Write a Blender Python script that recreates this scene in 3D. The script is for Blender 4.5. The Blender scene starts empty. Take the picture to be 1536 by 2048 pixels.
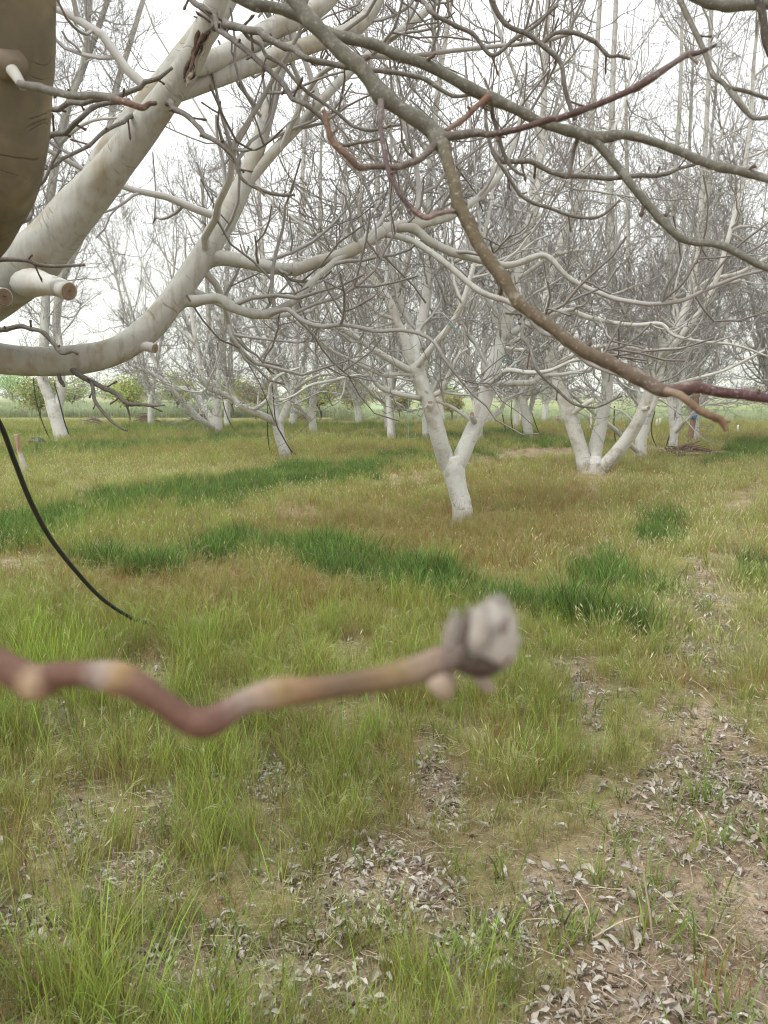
import bpy, math, random
import numpy as np
from mathutils import Vector

# ------------------------------------------------------------------ camera
H, F, CX, CY, HORIZ = 1.55, 1600.0, 768.0, 1024.0, 790.0
PITCH = math.atan((CY - HORIZ) / F)
SP, CP = math.sin(PITCH), math.cos(PITCH)
S = bpy.context.scene
COL = S.collection
cd = bpy.data.cameras.new('camera')
cam = bpy.data.objects.new('camera', cd); COL.objects.link(cam)
cam.location = (0, 0, H); cam.rotation_euler = (math.pi / 2 - PITCH, 0, 0)
cd.sensor_fit = 'HORIZONTAL'; cd.sensor_width = 24.0; cd.lens = 25.0
cd.clip_start = 0.02; cd.clip_end = 12000
cd.dof.use_dof = True; cd.dof.focus_distance = 4.5; cd.dof.aperture_fstop = 6.2
S.camera = cam
# ------------------------------------------------------------------ sky and sun (bright overcast)
W = bpy.data.worlds.new('World'); S.world = W; W.use_nodes = True
nt = W.node_tree; nt.nodes.clear()
sky = nt.nodes.new('ShaderNodeTexSky'); sky.sky_type = 'NISHITA'; sky.sun_disc = False
SUN_EL, SUN_ROT = math.radians(55), math.radians(230)
sky.sun_elevation = SUN_EL; sky.sun_rotation = SUN_ROT
tc = nt.nodes.new('ShaderNodeTexCoord')
mp = nt.nodes.new('ShaderNodeMapping'); mp.inputs['Scale'].default_value = (1, 1, 2.5)
cn = nt.nodes.new('ShaderNodeTexNoise'); cn.inputs['Scale'].default_value = 2.2; cn.inputs['Detail'].default_value = 5
cr = nt.nodes.new('ShaderNodeValToRGB')
cr.color_ramp.elements[0].position = 0.3; cr.color_ramp.elements[0].color = (9.6, 9.75, 9.95, 1)
cr.color_ramp.elements[1].position = 0.7; cr.color_ramp.elements[1].color = (11.6, 11.6, 11.6, 1)
mx = nt.nodes.new('ShaderNodeMix'); mx.data_type = 'RGBA'; mx.inputs[0].default_value = 0.9
bg = nt.nodes.new('ShaderNodeBackground'); bg.inputs['Strength'].default_value = 0.085
wo = nt.nodes.new('ShaderNodeOutputWorld')
nt.links.new(tc.outputs['Generated'], mp.inputs[0]); nt.links.new(mp.outputs[0], cn.inputs['Vector'])
nt.links.new(cn.outputs[0], cr.inputs[0]); nt.links.new(sky.outputs[0], mx.inputs[6])
nt.links.new(cr.outputs[0], mx.inputs[7]); nt.links.new(mx.outputs[2], bg.inputs[0]); nt.links.new(bg.outputs[0], wo.inputs[0])
sl = bpy.data.lights.new('sun', 'SUN'); sl.energy = 1.5; sl.angle = math.radians(16); sl.color = (1, 0.98, 0.95)
so = bpy.data.objects.new('sun', sl); COL.objects.link(so)
so.rotation_euler = (math.radians(90) - SUN_EL, 0, math.radians(-50))
S.view_settings.view_transform = 'Standard'; S.view_settings.look = 'None'
S.view_settings.exposure = 0.92; S.view_settings.gamma = 1; S.view_settings.use_curve_mapping = False
S.cycles.use_denoising = True; S.cycles.denoiser = 'OPENIMAGEDENOISE'; S.cycles.denoising_input_passes = 'RGB_ALBEDO_NORMAL'; S.cycles.denoising_prefilter = 'ACCURATE'
S.cycles.filter_width = 1.0; S.cycles.max_bounces = 6; S.cycles.diffuse_bounces = 3; S.cycles.glossy_bounces = 2; S.cycles.transmission_bounces = 3
S.cycles.volume_bounces = 1; S.cycles.transparent_max_bounces = 4

rng = np.random.default_rng(7)

# ------------------------------------------------------------------ geometry of the view: pixel + distance -> place
def P(px, py, Y):
    v = (CY - py) / F
    d = np.array([(px - CX) / F, CP + v * SP, -SP + v * CP])
    return np.array([0, 0, H]) + d * (Y / d[1])
def ground_y(py):
    v = (CY - py) / F
    return H / (SP - v * CP) * (CP + v * SP)
def G(px, py):
    p = P(px, py, ground_y(py)); p[2] = 0; return p
def to_px(x, y, z=0.0):
    rz = z - H
    dep = np.maximum(y * CP - rz * SP, 0.2)
    return CX + F * x / dep, CY - F * (y * SP + rz * CP) / dep

# ------------------------------------------------------------------ noise
def hash2(ix, iy, seed):
    h = (ix.astype(np.int64) * 374761393 + iy.astype(np.int64) * 668265263 + seed * 974634757) & 0x7fffffff
    h = ((h ^ (h >> 13)) * 1274126177) & 0x7fffffff
    return ((h ^ (h >> 16)) & 0xffff) / 65535.0
def vnoise(x, y, seed=0):
    x = np.asarray(x, float); y = np.asarray(y, float)
    ix, iy = np.floor(x), np.floor(y); fx, fy = x - ix, y - iy
    fx = fx * fx * (3 - 2 * fx); fy = fy * fy * (3 - 2 * fy)
    a, b = hash2(ix, iy, seed), hash2(ix + 1, iy, seed)
    c, d = hash2(ix, iy + 1, seed), hash2(ix + 1, iy + 1, seed)
    return (a * (1 - fx) + b * fx) * (1 - fy) + (c * (1 - fx) + d * fx) * fy
def fbm(x, y, seed=0, o=4):
    s, a, t = 0, 0.5, 0
    for k in range(o):
        s = s + a * vnoise(x * 2 ** k + 17.3 * k, y * 2 ** k + 5.1 * k, seed + k); t += a; a *= 0.5
    return s / t
def sstep(a, b, x):
    t = np.clip((x - a) / (b - a), 0, 1); return t * t * (3 - 2 * t)
def lerp(a, b, t): return a + (b - a) * t

# ------------------------------------------------------------------ mesh building
class MB:
    """collects vertices, quads, triangles and per-vertex attributes, then links them as one mesh object"""
    def __init__(s): s.v, s.q, s.t, s.c, s.p, s.l, s.n = [], [], [], [], [], [], 0
    def verts(s, v, col, paint=0.0, vlen=0.0):
        v = np.asarray(v, np.float32).reshape(-1, 3); m = len(v); b = s.n
        s.v.append(v); s.c.append(np.broadcast_to(np.asarray(col, np.float32), (m, 3)))
        s.p.append(np.broadcast_to(np.asarray(paint, np.float32).ravel(), (m,)))
        s.l.append(np.broadcast_to(np.asarray(vlen, np.float32).ravel(), (m,))); s.n += m
        return b
    def quads(s, q): s.q.append(np.asarray(q, np.int32).reshape(-1, 4))
    def tris(s, t): s.t.append(np.asarray(t, np.int32).reshape(-1, 3))
    def mesh(s, name, mat):
        me = bpy.data.meshes.new(name)
        v = np.concatenate(s.v); q = np.concatenate(s.q) if s.q else np.zeros((0, 4), np.int32)
        t = np.concatenate(s.t) if s.t else np.zeros((0, 3), np.int32)
        me.vertices.add(len(v)); me.vertices.foreach_set('co', v.ravel())
        nl = q.size + t.size
        me.loops.add(nl); me.loops.foreach_set('vertex_index', np.concatenate([q.ravel(), t.ravel()]))
        me.polygons.add(len(q) + len(t))
        me.polygons.foreach_set('loop_start', np.concatenate([np.arange(len(q)) * 4, q.size + np.arange(len(t)) * 3]).astype(np.int32))
        me.polygons.foreach_set('use_smooth', np.ones(len(q) + len(t), bool))
        me.update(calc_edges=True)
        c = np.ones((len(v), 4), np.float32); c[:, :3] = np.concatenate(s.c)
        me.attributes.new('col', 'FLOAT_COLOR', 'POINT').data.foreach_set('color', c.ravel())
        me.attributes.new('paint', 'FLOAT', 'POINT').data.foreach_set('value', np.concatenate(s.p))
        me.attributes.new('vlen', 'FLOAT', 'POINT').data.foreach_set('value', np.concatenate(s.l))
        me.materials.append(mat)
        return me
    def build(s, name, mat, parent=None):
        o = bpy.data.objects.new(name, s.mesh(name, mat))
        if parent is not None: o.parent = parent
        COL.objects.link(o); return o

def norm(a): return a / np.maximum(np.linalg.norm(a, axis=-1, keepdims=True), 1e-9)

WHITE, GREY, DARK = np.array([.56, .555, .51]), np.array([.46, .45, .425]), np.array([.185, .17, .155])
def bark_col(r):
    t = np.clip((r - .0035) / .008, 0, 1)[..., None]; t2 = np.clip((r - .013) / .016, 0, 1)[..., None]
    return lerp(lerp(DARK, GREY, t), WHITE, t2)
def bark_paint(r): return np.clip((r - .011) / .016, 0, 1)

def tubes(mb, Pn, R, sides, col=None, paint=None, cap=False, lump=0.0, seed=0):
    """Pn (M,n,3) centre lines, R (M,n) radii"""
    M, n = R.shape
    T = np.empty_like(Pn); T[:, 1:-1] = Pn[:, 2:] - Pn[:, :-2]; T[:, 0] = Pn[:, 1] - Pn[:, 0]; T[:, -1] = Pn[:, -1] - Pn[:, -2]
    T = norm(T)
    if M == 1 and n > 3:
        _, _, vt = np.linalg.svd(T[0], full_matrices=True); ref = vt[2][None, None]
    else:
        m = np.abs(T.mean(1)); ref = np.eye(3)[np.argmin(m, axis=1)][:, None]
    U = norm(ref - (ref * T).sum(-1, keepdims=True) * T); V = np.cross(T, U)
    a = np.arange(sides) * 2 * math.pi / sides
    vl = np.concatenate([np.zeros((M, 1)), np.cumsum(np.linalg.norm(np.diff(Pn, axis=1), axis=2), 1)], 1)
    RR = np.repeat(R[:, :, None], sides, 2)
    if lump:
        A, L = np.meshgrid(a, vl[0])
        nz = vnoise(np.cos(A) * 1.3 + L * 4 + 50, np.sin(A) * 1.3 + L * 7 + 50, seed) - .5
        nz2 = vnoise(np.cos(A) * 4 + L * 21 + 90, np.sin(A) * 4 + L * 13 + 90, seed + 5) - .5
        ring = vnoise(L * 9 + seed, L * 0 + seed, seed + 9) - .5
        RR = RR * (1 + lump * (nz * 1.0 + nz2 * .35 + ring * .5))[None]
    v = Pn[:, :, None] + RR[..., None] * (np.cos(a)[None, None, :, None] * U[:, :, None] + np.sin(a)[None, None, :, None] * V[:, :, None])
    c = bark_col(R) if col is None else np.broadcast_to(np.asarray(col, float), (M, n, 3))
    p = bark_paint(R) if paint is None else np.broadcast_to(np.asarray(paint, float), (M, n))
    b = mb.verts(v, np.repeat(c[:, :, None], sides, 2).reshape(-1, 3), np.repeat(p[:, :, None], sides, 2), np.repeat(vl[:, :, None], sides, 2))
    mi, ni, si = np.meshgrid(np.arange(M), np.arange(n - 1), np.arange(sides), indexing='ij')
    s2 = (si + 1) % sides; base = b + (mi * n + ni) * sides
    mb.quads(np.stack([base + si, base + s2, base + sides + s2, base + sides + si], -1))
    if cap:
        for k in range(M):
            for e in (0, n - 1):
                cb = mb.verts(Pn[k, e], c[k, e], p[k, e], vl[k, e])
                ring = b + (k * n + e) * sides + np.arange(sides)
                mb.tris(np.stack([np.full(sides, cb), ring, np.roll(ring, -1)], -1))

def spline(pts, per=6):
    """Catmull-Rom through rows of any width"""
    p = np.asarray(pts, float); p = np.vstack([2 * p[0] - p[1], p, 2 * p[-1] - p[-2]])
    out = []
    for i in range(1, len(p) - 2):
        t = np.arange(per)[:, None] / per
        a, b, c, d = p[i - 1], p[i], p[i + 1], p[i + 2]
        out.append(.5 * (2 * b + (c - a) * t + (2 * a - 5 * b + 4 * c - d) * t ** 2 + (3 * b - a - 3 * c + d) * t ** 3))
    out.append(p[-2][None]); return np.vstack(out)

def tag(o, label=None, cat=None, group=None, kind=None):
    for k, v in (('label', label), ('category', cat), ('group', group), ('kind', kind)):
        if v: o[k] = v
    return o
def empty(name, loc, label=None, cat=None, group=None):
    o = bpy.data.objects.new(name, None); o.location = loc; o.empty_display_size = .2; COL.objects.link(o)
    return tag(o, label, cat, group)

# ------------------------------------------------------------------ materials
def new_mat(name):
    m = bpy.data.materials.new(name); m.use_nodes = True
    n = m.node_tree; b = n.nodes['Principled BSDF']; b.inputs['Roughness'].default_value = .85
    b.inputs['Specular IOR Level'].default_value = .25
    return m, n, b, n.nodes['Material Output']
def N(n, t, **kw):
    x = n.nodes.new(t)
    for k, v in kw.items(): setattr(x, k, v)
    return x
def attr(n, name): return N(n, 'ShaderNodeAttribute', attribute_name=name)
def math_(n, op, a, b=None, clamp=False):
    x = N(n, 'ShaderNodeMath', operation=op, use_clamp=clamp)
    for i, v in enumerate((a, b)):
        if v is None: continue
        if isinstance(v, (int, float)): x.inputs[i].default_value = v
        else: n.links.new(v, x.inputs[i])
    return x.outputs[0]
def ramp(n, src, p0, p1, c0=(0, 0, 0, 1), c1=(1, 1, 1, 1)):
    x = N(n, 'ShaderNodeMapRange'); x.interpolation_type = 'SMOOTHSTEP'
    n.links.new(src, x.inputs[0]); x.inputs[1].default_value = p0; x.inputs[2].default_value = p1
    x.inputs[3].default_value = c0[0]; x.inputs[4].default_value = c1[0]; return x.outputs[0]
def mixc(n, fac, a, b, mode='MIX'):
    x = N(n, 'ShaderNodeMix', data_type='RGBA', blend_type=mode)
    for i, v in ((0, fac), (6, a), (7, b)):
        if isinstance(v, (int, float)): x.inputs[i].default_value = v
        elif isinstance(v, tuple): x.inputs[i].default_value = (*v, 1)
        else: n.links.new(v, x.inputs[i])
    return x.outputs[2]
def noise(n, vec, scale, detail=4, rough=.55, dim='3D'):
    x = N(n, 'ShaderNodeTexNoise', noise_dimensions=dim); x.inputs['Scale'].default_value = scale
    x.inputs['Detail'].default_value = detail; x.inputs['Roughness'].default_value = rough
    if dim == '1D': n.links.new(vec, x.inputs['W'])
    else: n.links.new(vec, x.inputs['Vector'])
    return x.outputs[0]

def bark_material(name='whitewashed_bark', stain=.5, ringf=.42, streak=.12, grit=.35):
    m, n, b, out = new_mat(name)
    obj = N(n, 'ShaderNodeTexCoord').outputs['Object']
    c, p, vl = attr(n, 'col').outputs['Color'], attr(n, 'paint').outputs['Fac'], attr(n, 'vlen').outputs['Fac']
    fine = noise(n, obj, 60, 2, .4); mid = noise(n, obj, 9, 3, .5); big = noise(n, obj, 2.3, 3)
    val = math_(n, 'ADD', math_(n, 'MULTIPLY', fine, .12), math_(n, 'ADD', math_(n, 'MULTIPLY', mid, .40), .74))
    col = mixc(n, 1.0, c, val, 'MULTIPLY')
    st = math_(n, 'MULTIPLY', math_(n, 'MULTIPLY', ramp(n, math_(n, 'ADD', math_(n, 'MULTIPLY', mid, .6), math_(n, 'MULTIPLY', big, .5)), .535, .70), p), stain)
    col = mixc(n, st, col, (.25, .21, .13))
    smp = N(n, 'ShaderNodeMapping'); smp.inputs['Scale'].default_value = (1, 1, .16); n.links.new(obj, smp.inputs[0])
    stn = noise(n, smp.outputs[0], 42, 5, .6)
    col = mixc(n, math_(n, 'MULTIPLY', ramp(n, stn, .46, .72), streak), col, (.17, .145, .095))
    # growth rings: thin broken dark lines round the limb
    rw = math_(n, 'ADD', vl, math_(n, 'MULTIPLY', noise(n, obj, 5, 2), .16))
    r1 = noise(n, rw, 16, 1, .4, '1D')
    band = math_(n, 'SUBTRACT', 1.0, ramp(n, math_(n, 'ABSOLUTE', math_(n, 'SUBTRACT', r1, .52)), .004, .022))
    brk = ramp(n, noise(n, obj, 11, 3), .50, .60)
    ring = math_(n, 'MULTIPLY', math_(n, 'MULTIPLY', math_(n, 'MULTIPLY', band, brk), p), ringf)
    col = mixc(n, ring, col, (.10, .08, .055))
    # speckles / lenticels
    sp = ramp(n, noise(n, obj, 130, 2), .66, .74)
    col = mixc(n, math_(n, 'MULTIPLY', sp, .05), col, (.08, .065, .045))
    # long drying cracks near the foot
    sx = N(n, 'ShaderNodeSeparateXYZ'); n.links.new(obj, sx.inputs[0])
    mpn = N(n, 'ShaderNodeMapping'); mpn.inputs['Scale'].default_value = (1, 1, .22); n.links.new(obj, mpn.inputs[0])
    vo = N(n, 'ShaderNodeTexVoronoi', feature='DISTANCE_TO_EDGE'); vo.inputs['Scale'].default_value = 26
    n.links.new(mpn.outputs[0], vo.inputs['Vector'])
    crk = math_(n, 'SUBTRACT', 1.0, ramp(n, vo.outputs['Distance'], .01, .07))
    foot = math_(n, 'SUBTRACT', 1.0, ramp(n, sx.outputs[2], .12, .55))
    crk = math_(n, 'MULTIPLY', math_(n, 'MULTIPLY', crk, foot), ramp(n, noise(n, obj, 8, 2), .42, .58))
    col = mixc(n, math_(n, 'MULTIPLY', math_(n, 'MULTIPLY', crk, p), .75), col, (.13, .10, .07))
    splash = math_(n, 'MULTIPLY', math_(n, 'SUBTRACT', 1.0, ramp(n, math_(n, 'SUBTRACT', sx.outputs[2], math_(n, 'MULTIPLY', mid, .22)), .0, .16)), p)
    col = mixc(n, math_(n, 'MULTIPLY', splash, .45), col, (.24, .19, .125))
    n.links.new(col, b.inputs['Base Color'])
    hgt = math_(n, 'ADD', math_(n, 'MULTIPLY', fine, .16), math_(n, 'MULTIPLY', mid, .9))
    hgt = math_(n, 'SUBTRACT', hgt, math_(n, 'ADD', ring, crk))
    bp = N(n, 'ShaderNodeBump'); bp.inputs['Strength'].default_value = grit; bp.inputs['Distance'].default_value = .004
    hgt = math_(n, 'ADD', hgt, math_(n, 'MULTIPLY', stn, grit * .6))
    n.links.new(hgt, bp.inputs['Height']); n.links.new(bp.outputs[0], b.inputs['Normal'])
    return m
BARK = bark_material()
BARK_DIRTY_SHADED = bark_material('weathered_shaded_bark', .9, .6, .75, .8)  # heavy dirt and streaks; underside shade of the dark limb is painted in too
BARK_NEAR = bark_material('stained_bark', .75, .42, .38, .6)

def simple_mat(name, col, rough=.8, nscale=40, var=.4, bump=.4, spec=.25, use_attr=False):
    m, n, b, out = new_mat(name); b.inputs['Roughness'].default_value = rough; b.inputs['Specular IOR Level'].default_value = spec
    obj = N(n, 'ShaderNodeTexCoord').outputs['Object']
    nz = noise(n, obj, nscale, 5)
    src = attr(n, 'col').outputs['Color'] if use_attr else tuple(col)
    v = math_(n, 'ADD', math_(n, 'MULTIPLY', nz, 2 * var), 1 - var)
    n.links.new(mixc(n, 1.0, src, v, 'MULTIPLY'), b.inputs['Base Color'])
    bp = N(n, 'ShaderNodeBump'); bp.inputs['Strength'].default_value = bump; bp.inputs['Distance'].default_value = .003
    n.links.new(nz, bp.inputs['Height']); n.links.new(bp.outputs[0], b.inputs['Normal'])
    return m
def twig_material():
    m, n, b, out = new_mat('twig_bark'); b.inputs['Roughness'].default_value = .75
    obj = N(n, 'ShaderNodeTexCoord').outputs['Object']
    n1, n2, n3 = noise(n, obj, 55, 5, .65), noise(n, obj, 190, 4, .6), noise(n, obj, 14, 3)
    v = math_(n, 'ADD', math_(n, 'ADD', math_(n, 'MULTIPLY', n1, .9), math_(n, 'MULTIPLY', n2, .5)), math_(n, 'ADD', math_(n, 'MULTIPLY', n3, .5), .05))
    col = mixc(n, 1.0, attr(n, 'col').outputs['Color'], v, 'MULTIPLY')
    col = mixc(n, math_(n, 'MULTIPLY', ramp(n, n2, .60, .68), .55), col, (.36, .345, .31))
    col = mixc(n, math_(n, 'MULTIPLY', ramp(n, n1, .56, .66), .35), col, (.30, .30, .26))
    n.links.new(col, b.inputs['Base Color'])
    bp = N(n, 'ShaderNodeBump'); bp.inputs['Strength'].default_value = .7; bp.inputs['Distance'].default_value = .0015
    n.links.new(math_(n, 'ADD', n1, math_(n, 'MULTIPLY', n2, .5)), bp.inputs['Height']); n.links.new(bp.outputs[0], b.inputs['Normal'])
    return m
TWIG = twig_material()
WOOD = simple_mat('cut_wood', (.36, .22, .12), .8, 30, .35)
RUBBER = simple_mat('black_rubber', (.018, .018, .02), .45, 20, .2, .1, .5)

def leaf_material(name, transl=.35, var=.35, rough=.6):
    m, n, b, out = new_mat(name); b.inputs['Roughness'].default_value = rough; b.inputs['Specular IOR Level'].default_value = .08
    c = attr(n, 'col').outputs['Color']
    oi = N(n, 'ShaderNodeObjectInfo').outputs['Random']
    pos = N(n, 'ShaderNodeNewGeometry').outputs['Position']
    nz = noise(n, pos, .9, 3)
    v = math_(n, 'ADD', math_(n, 'MULTIPLY', math_(n, 'ADD', oi, nz), var), 1 - var)
    col = mixc(n, 1.0, c, v, 'MULTIPLY')
    n.links.new(col, b.inputs['Base Color'])
    tr = N(n, 'ShaderNodeBsdfTranslucent'); n.links.new(col, tr.inputs[0])
    ms = N(n, 'ShaderNodeMixShader'); ms.inputs[0].default_value = transl
    n.links.new(b.outputs[0], ms.inputs[1]); n.links.new(tr.outputs[0], ms.inputs[2]); n.links.new(ms.outputs[0], out.inputs[0])
    return m
GRASS = leaf_material('grass_blades', .34, .38)
LITTER = leaf_material('dry_leaves', .08, .3, .8)
FOLIAGE = leaf_material('young_leaves', .35, .4)

# ------------------------------------------------------------------ ground zones (patches of the orchard floor as seen in the photograph, projected on the ground)
def ell(px, py, cx, cy, rx, ry): return np.exp(-(((px - cx) / rx) ** 2 + ((py - cy) / ry) ** 2))
def band(px, py, pts, half):
    """soft strip round a line given in ground-projected picture coordinates; half = half thickness along py at each point"""
    xs, ys, hs = [np.array(a, float) for a in zip(*[(p[0], p[1], h) for p, h in zip(pts, half)])]
    cy = np.interp(px, xs, ys); hh = np.interp(px, xs, hs) * .8
    e = sstep(xs[0] - 40, xs[0] + 20, px) * (1 - sstep(xs[-1] - 20, xs[-1] + 40, px))
    return e * np.exp(-(np.abs(py - cy) / hh) ** 2.6)

def zones(x, y):
    px, py = to_px(x, y)
    w = fbm(x * .9, y * .9, 3) - .5; w2 = fbm(x * 3.1, y * 3.1, 11) - .5; w3 = fbm(x * 9, y * 9, 21, 3) - .5
    qx, qy = px + w * 90 * np.clip((py - 800) / 300, .1, 1.6), py + (w * 60 + w2 * 30) * np.clip((py - 800) / 300, .06, 1.3)
    px_, py_ = px, py
    lush = np.maximum.reduce([
        band(qx, qy, [(-700, 1120), (0, 1075), (120, 1050), (250, 1015), (400, 990), (560, 962), (690, 948), (780, 935)], [45, 50, 42, 36, 34, 32, 26, 8]),
        band(qx, qy, [(160, 1140), (330, 1150), (420, 1118), (520, 1095), (560, 1110), (660, 1125), (760, 1150), (870, 1168), (960, 1190)], [24, 26, 30, 34, 30, 40, 42, 36, 28]),
        band(qx, qy, [(940, 1185), (1020, 1200), (1100, 1212), (1200, 1250), (1320, 1270)], [20, 26, 26, 26, 12]),
        .95 * band(qx, qy, [(-400, 905), (30, 912), (200, 893), (330, 893), (450, 880), (560, 882)], [10, 11, 11, 12, 10, 6]),
        band(qx, qy, [(-400, 872), (0, 873), (150, 868), (330, 856), (450, 860), (640, 856), (830, 854)], [6, 7, 7, 7, 6, 5, 4]),
        .8 * band(qx, qy, [(640, 876), (760, 873), (880, 880), (1000, 868), (1130, 885)], [5, 6, 8, 8, 9]),
        band(qx, qy, [(1400, 930), (1470, 905), (1536, 900), (2200, 900)], [8, 22, 26, 30]),
        .9 * ell(px, py, 1320, 1065, 55, 34), .9 * ell(px, py, 1210, 1150, 60, 40), .8 * ell(px, py, 960, 915, 120, 13), .7 * ell(px, py, 800, 915, 60, 14),
        .75 * ell(px, py, 1290, 1200, 90, 30), .7 * ell(px, py, 1500, 1140, 45, 35), .5 * ell(px, py, 1100, 890, 200, 12)])
    # lean ground: litter, soil and straw showing
    f = 1330 - (py - 1450) * .62
    bare = sstep(-120, 170, px + w * 420 + w2 * 160 - f) * sstep(1380, 1640, py + w * 160)
    path = np.exp(-((px + w * 60 - np.interp(py, [860, 960, 1000, 1100, 1250, 1450, 1600], [1590, 1530, 1500, 1430, 1400, 1430, 1480])) / np.interp(py, [900, 1000, 1250, 1500], [18, 34, 70, 120])) ** 2) * sstep(930, 960, py)
    spots = 1.2 * np.maximum.reduce([
        ell(qx, qy, 745, 1790, 150, 95), ell(qx, qy, 860, 1600, 46, 90), ell(qx, qy, 940, 1880, 110, 60), ell(qx, qy, 560, 1960, 120, 90), ell(qx, qy, 400, 1960, 130, 80),
        ell(qx, qy, 160, 1690, 70, 80), ell(qx, qy, 290, 1790, 80, 60), ell(qx, qy, 120, 1900, 90, 60), ell(qx, qy, 340, 1640, 40, 60), ell(qx, qy, 1190, 1400, 40, 55), ell(qx, qy, 540, 1560, 40, 50),
        ell(qx, qy, 680, 1980, 60, 80), ell(qx, qy, 1080, 1780, 80, 70), ell(qx, qy, 130, 1450, 36, 26), ell(qx, qy, 345, 1370, 18, 50), ell(qx, qy, 470, 1900, 50, 50),
        .9 * ell(qx, qy, 230, 1102, 70, 12), .95 * ell(qx, qy, 40, 1150, 90, 26), .8 * ell(qx, qy, 590, 1030, 50, 14), .85 * ell(qx, qy, 810, 962, 80, 11), .6 * ell(qx, qy, 180, 985, 60, 9),
        .9 * band(qx, qy, [(960, 925), (1060, 912), (1160, 905)], [8, 13, 12]), .95 * band(qx, qy, [(1300, 900), (1380, 910), (1450, 906)], [7, 9, 6]), .6 * ell(qx, qy, 1200, 960, 60, 14),
        .8 * ell(qx, qy, 1180, 985, 40, 12), .5 * ell(qx, qy, 940, 1050, 40, 8)])
    path = path * sstep(.30, .62, fbm(x * 1.6, y * 1.1, 151, 4))
    bare = np.clip(np.maximum.reduce([bare * sstep(.22, .5, fbm(x * 2.4, y * 2.4, 157, 3) + .25 * bare), .9 * path, spots]) + w3 * .5 * (py > 1000), 0, 1)
    lush = np.clip(lush * (1 - .6 * bare) * lerp(.5, 1.3, sstep(.3, .56, fbm(x * 1.9, y * 1.9, 171, 3))) + w2 * .3 * (lush > .12), 0, 1)
    red = np.maximum.reduce([ell(qx, qy, 860, 1075, 330, 55), ell(qx, qy, 560, 1180, 300, 40), .7 * ell(qx, qy, 300, 1200, 380, 50), .6 * ell(qx, qy, 1060, 1000, 160, 40), .8 * ell(qx, qy, 1060, 1090, 90, 36), .5 * ell(qx, qy, 380, 905, 300, 8)])
    red = np.clip(red * 1.45 + w2 * .9, 0, 1) * (1 - lush)
    straw = np.maximum.reduce([ell(qx, qy, 260, 965, 420, 42), .8 * ell(qx, qy, 1250, 1080, 180, 40), .9 * ell(qx, qy, 1420, 1180, 200, 260), .55 * ell(qx, qy, 1100, 1120, 160, 40), .9 * band(qx, qy, [(-600, 838), (0, 838), (400, 842), (700, 836), (1000, 835)], [9, 9, 9, 8, 8])])
    straw = np.clip(straw + w2 * .5, 0, 1) * (1 - lush)
    return px, py, bare, lush, red, straw

def height(x, y):
    r = np.hypot(x, y)
    z = (fbm(x * .35, y * .35, 31, 3) - .5) * .10 * sstep(1, 6, r) * (1 - sstep(30, 70, r))
    return z
def height_full(x, y):
    z = height(x, y)
    near = 1 - sstep(7, 14, np.hypot(x, y))
    px, py = to_px(x, y)
    soil = sstep(900, 1350, px) * sstep(1350, 1600, py)
    z = z + near * ((fbm(x * 4, y * 4, 41, 3) - .5) * .05 + (fbm(x * 13, y * 13, 45, 3) - .5) * (.016 + .05 * soil) + (fbm(x * 30, y * 30, 49, 2) - .5) * .018 * soil)
    return z

def axis(lo, hi, step, far, k):
    a = list(np.arange(lo, hi, step)); s = step; v = hi; up = []
    while v < far: up.append(v); s *= k; v += s
    up.append(far); return a, up
ay, upy = axis(0.8, 12, .045, 5200, 1.06)
ys = np.array([-300, -60, -15, -4, -1, 0.3] + ay + upy)
ax, upx = axis(0, 5.5, .05, 5200, 1.075)
xs = np.array([-v for v in upx[::-1]] + [-v for v in ax[:0:-1]] + ax + upx)
X, Yg = np.meshgrid(xs, ys)
Z = height_full(X, Yg)
px, py, zb, zl, zr, zs = zones(X, Yg)
n1 = fbm(X * 6, Yg * 6, 61, 3); n2 = fbm(X * 1.3, Yg * 1.3, 66, 3); n3 = fbm(X * .05, Yg * .05, 69, 3)
soil = lerp(np.array([.23, .165, .11]), np.array([.42, .325, .235]), sstep(.25, .75, n1)[..., None])
thatch = lerp(np.array([.18, .155, .075]), np.array([.28, .235, .12]), n2[..., None])
c = lerp(thatch, soil, zb[..., None])
c = lerp(c, np.array([.07, .095, .03]), (.8 * zl)[..., None])
c = lerp(c, np.array([.30, .235, .125]), (.6 * zs * (1 - zb))[..., None])
c = lerp(c, np.array([.17, .12, .055]), (.6 * zr * (1 - zb))[..., None])
far = sstep(25, 60, Yg)
fieldc = lerp(np.array([.21, .30, .11]), np.array([.33, .34, .17]), sstep(.35, .65, n3)[..., None])
c = lerp(c, fieldc, (far * .8)[..., None])
crop = sstep(54, 60, Yg) * (1 - sstep(150, 170, Yg)) * (1 - sstep(-6, 6, X + 0 * Yg))
c = lerp(c, np.array([.3, .4, .24]), crop[..., None])
strip = sstep(40, 44, Yg) * (1 - sstep(54, 58, Yg)) * (1 - sstep(0, 14, X))
c = lerp(c, np.array([.33, .26, .14]), (.75 * strip)[..., None])
gm = MB(); gm.verts(np.stack([X, Yg, Z], -1), c.reshape(-1, 3))
ny, nx = X.shape
ii = (np.arange(ny - 1)[:, None] * nx + np.arange(nx - 1)[None]).ravel()
gm.quads(np.stack([ii, ii + 1, ii + nx + 1, ii + nx], -1))
m, n, b, out = new_mat('orchard_soil'); b.inputs['Roughness'].default_value = .95; b.inputs['Specular IOR Level'].default_value = .1
pos = N(n, 'ShaderNodeNewGeometry').outputs['Position']
g1, g2, g3 = noise(n, pos, 30, 6, .65), noise(n, pos, 140, 4, .6), noise(n, pos, 5, 4)
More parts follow.
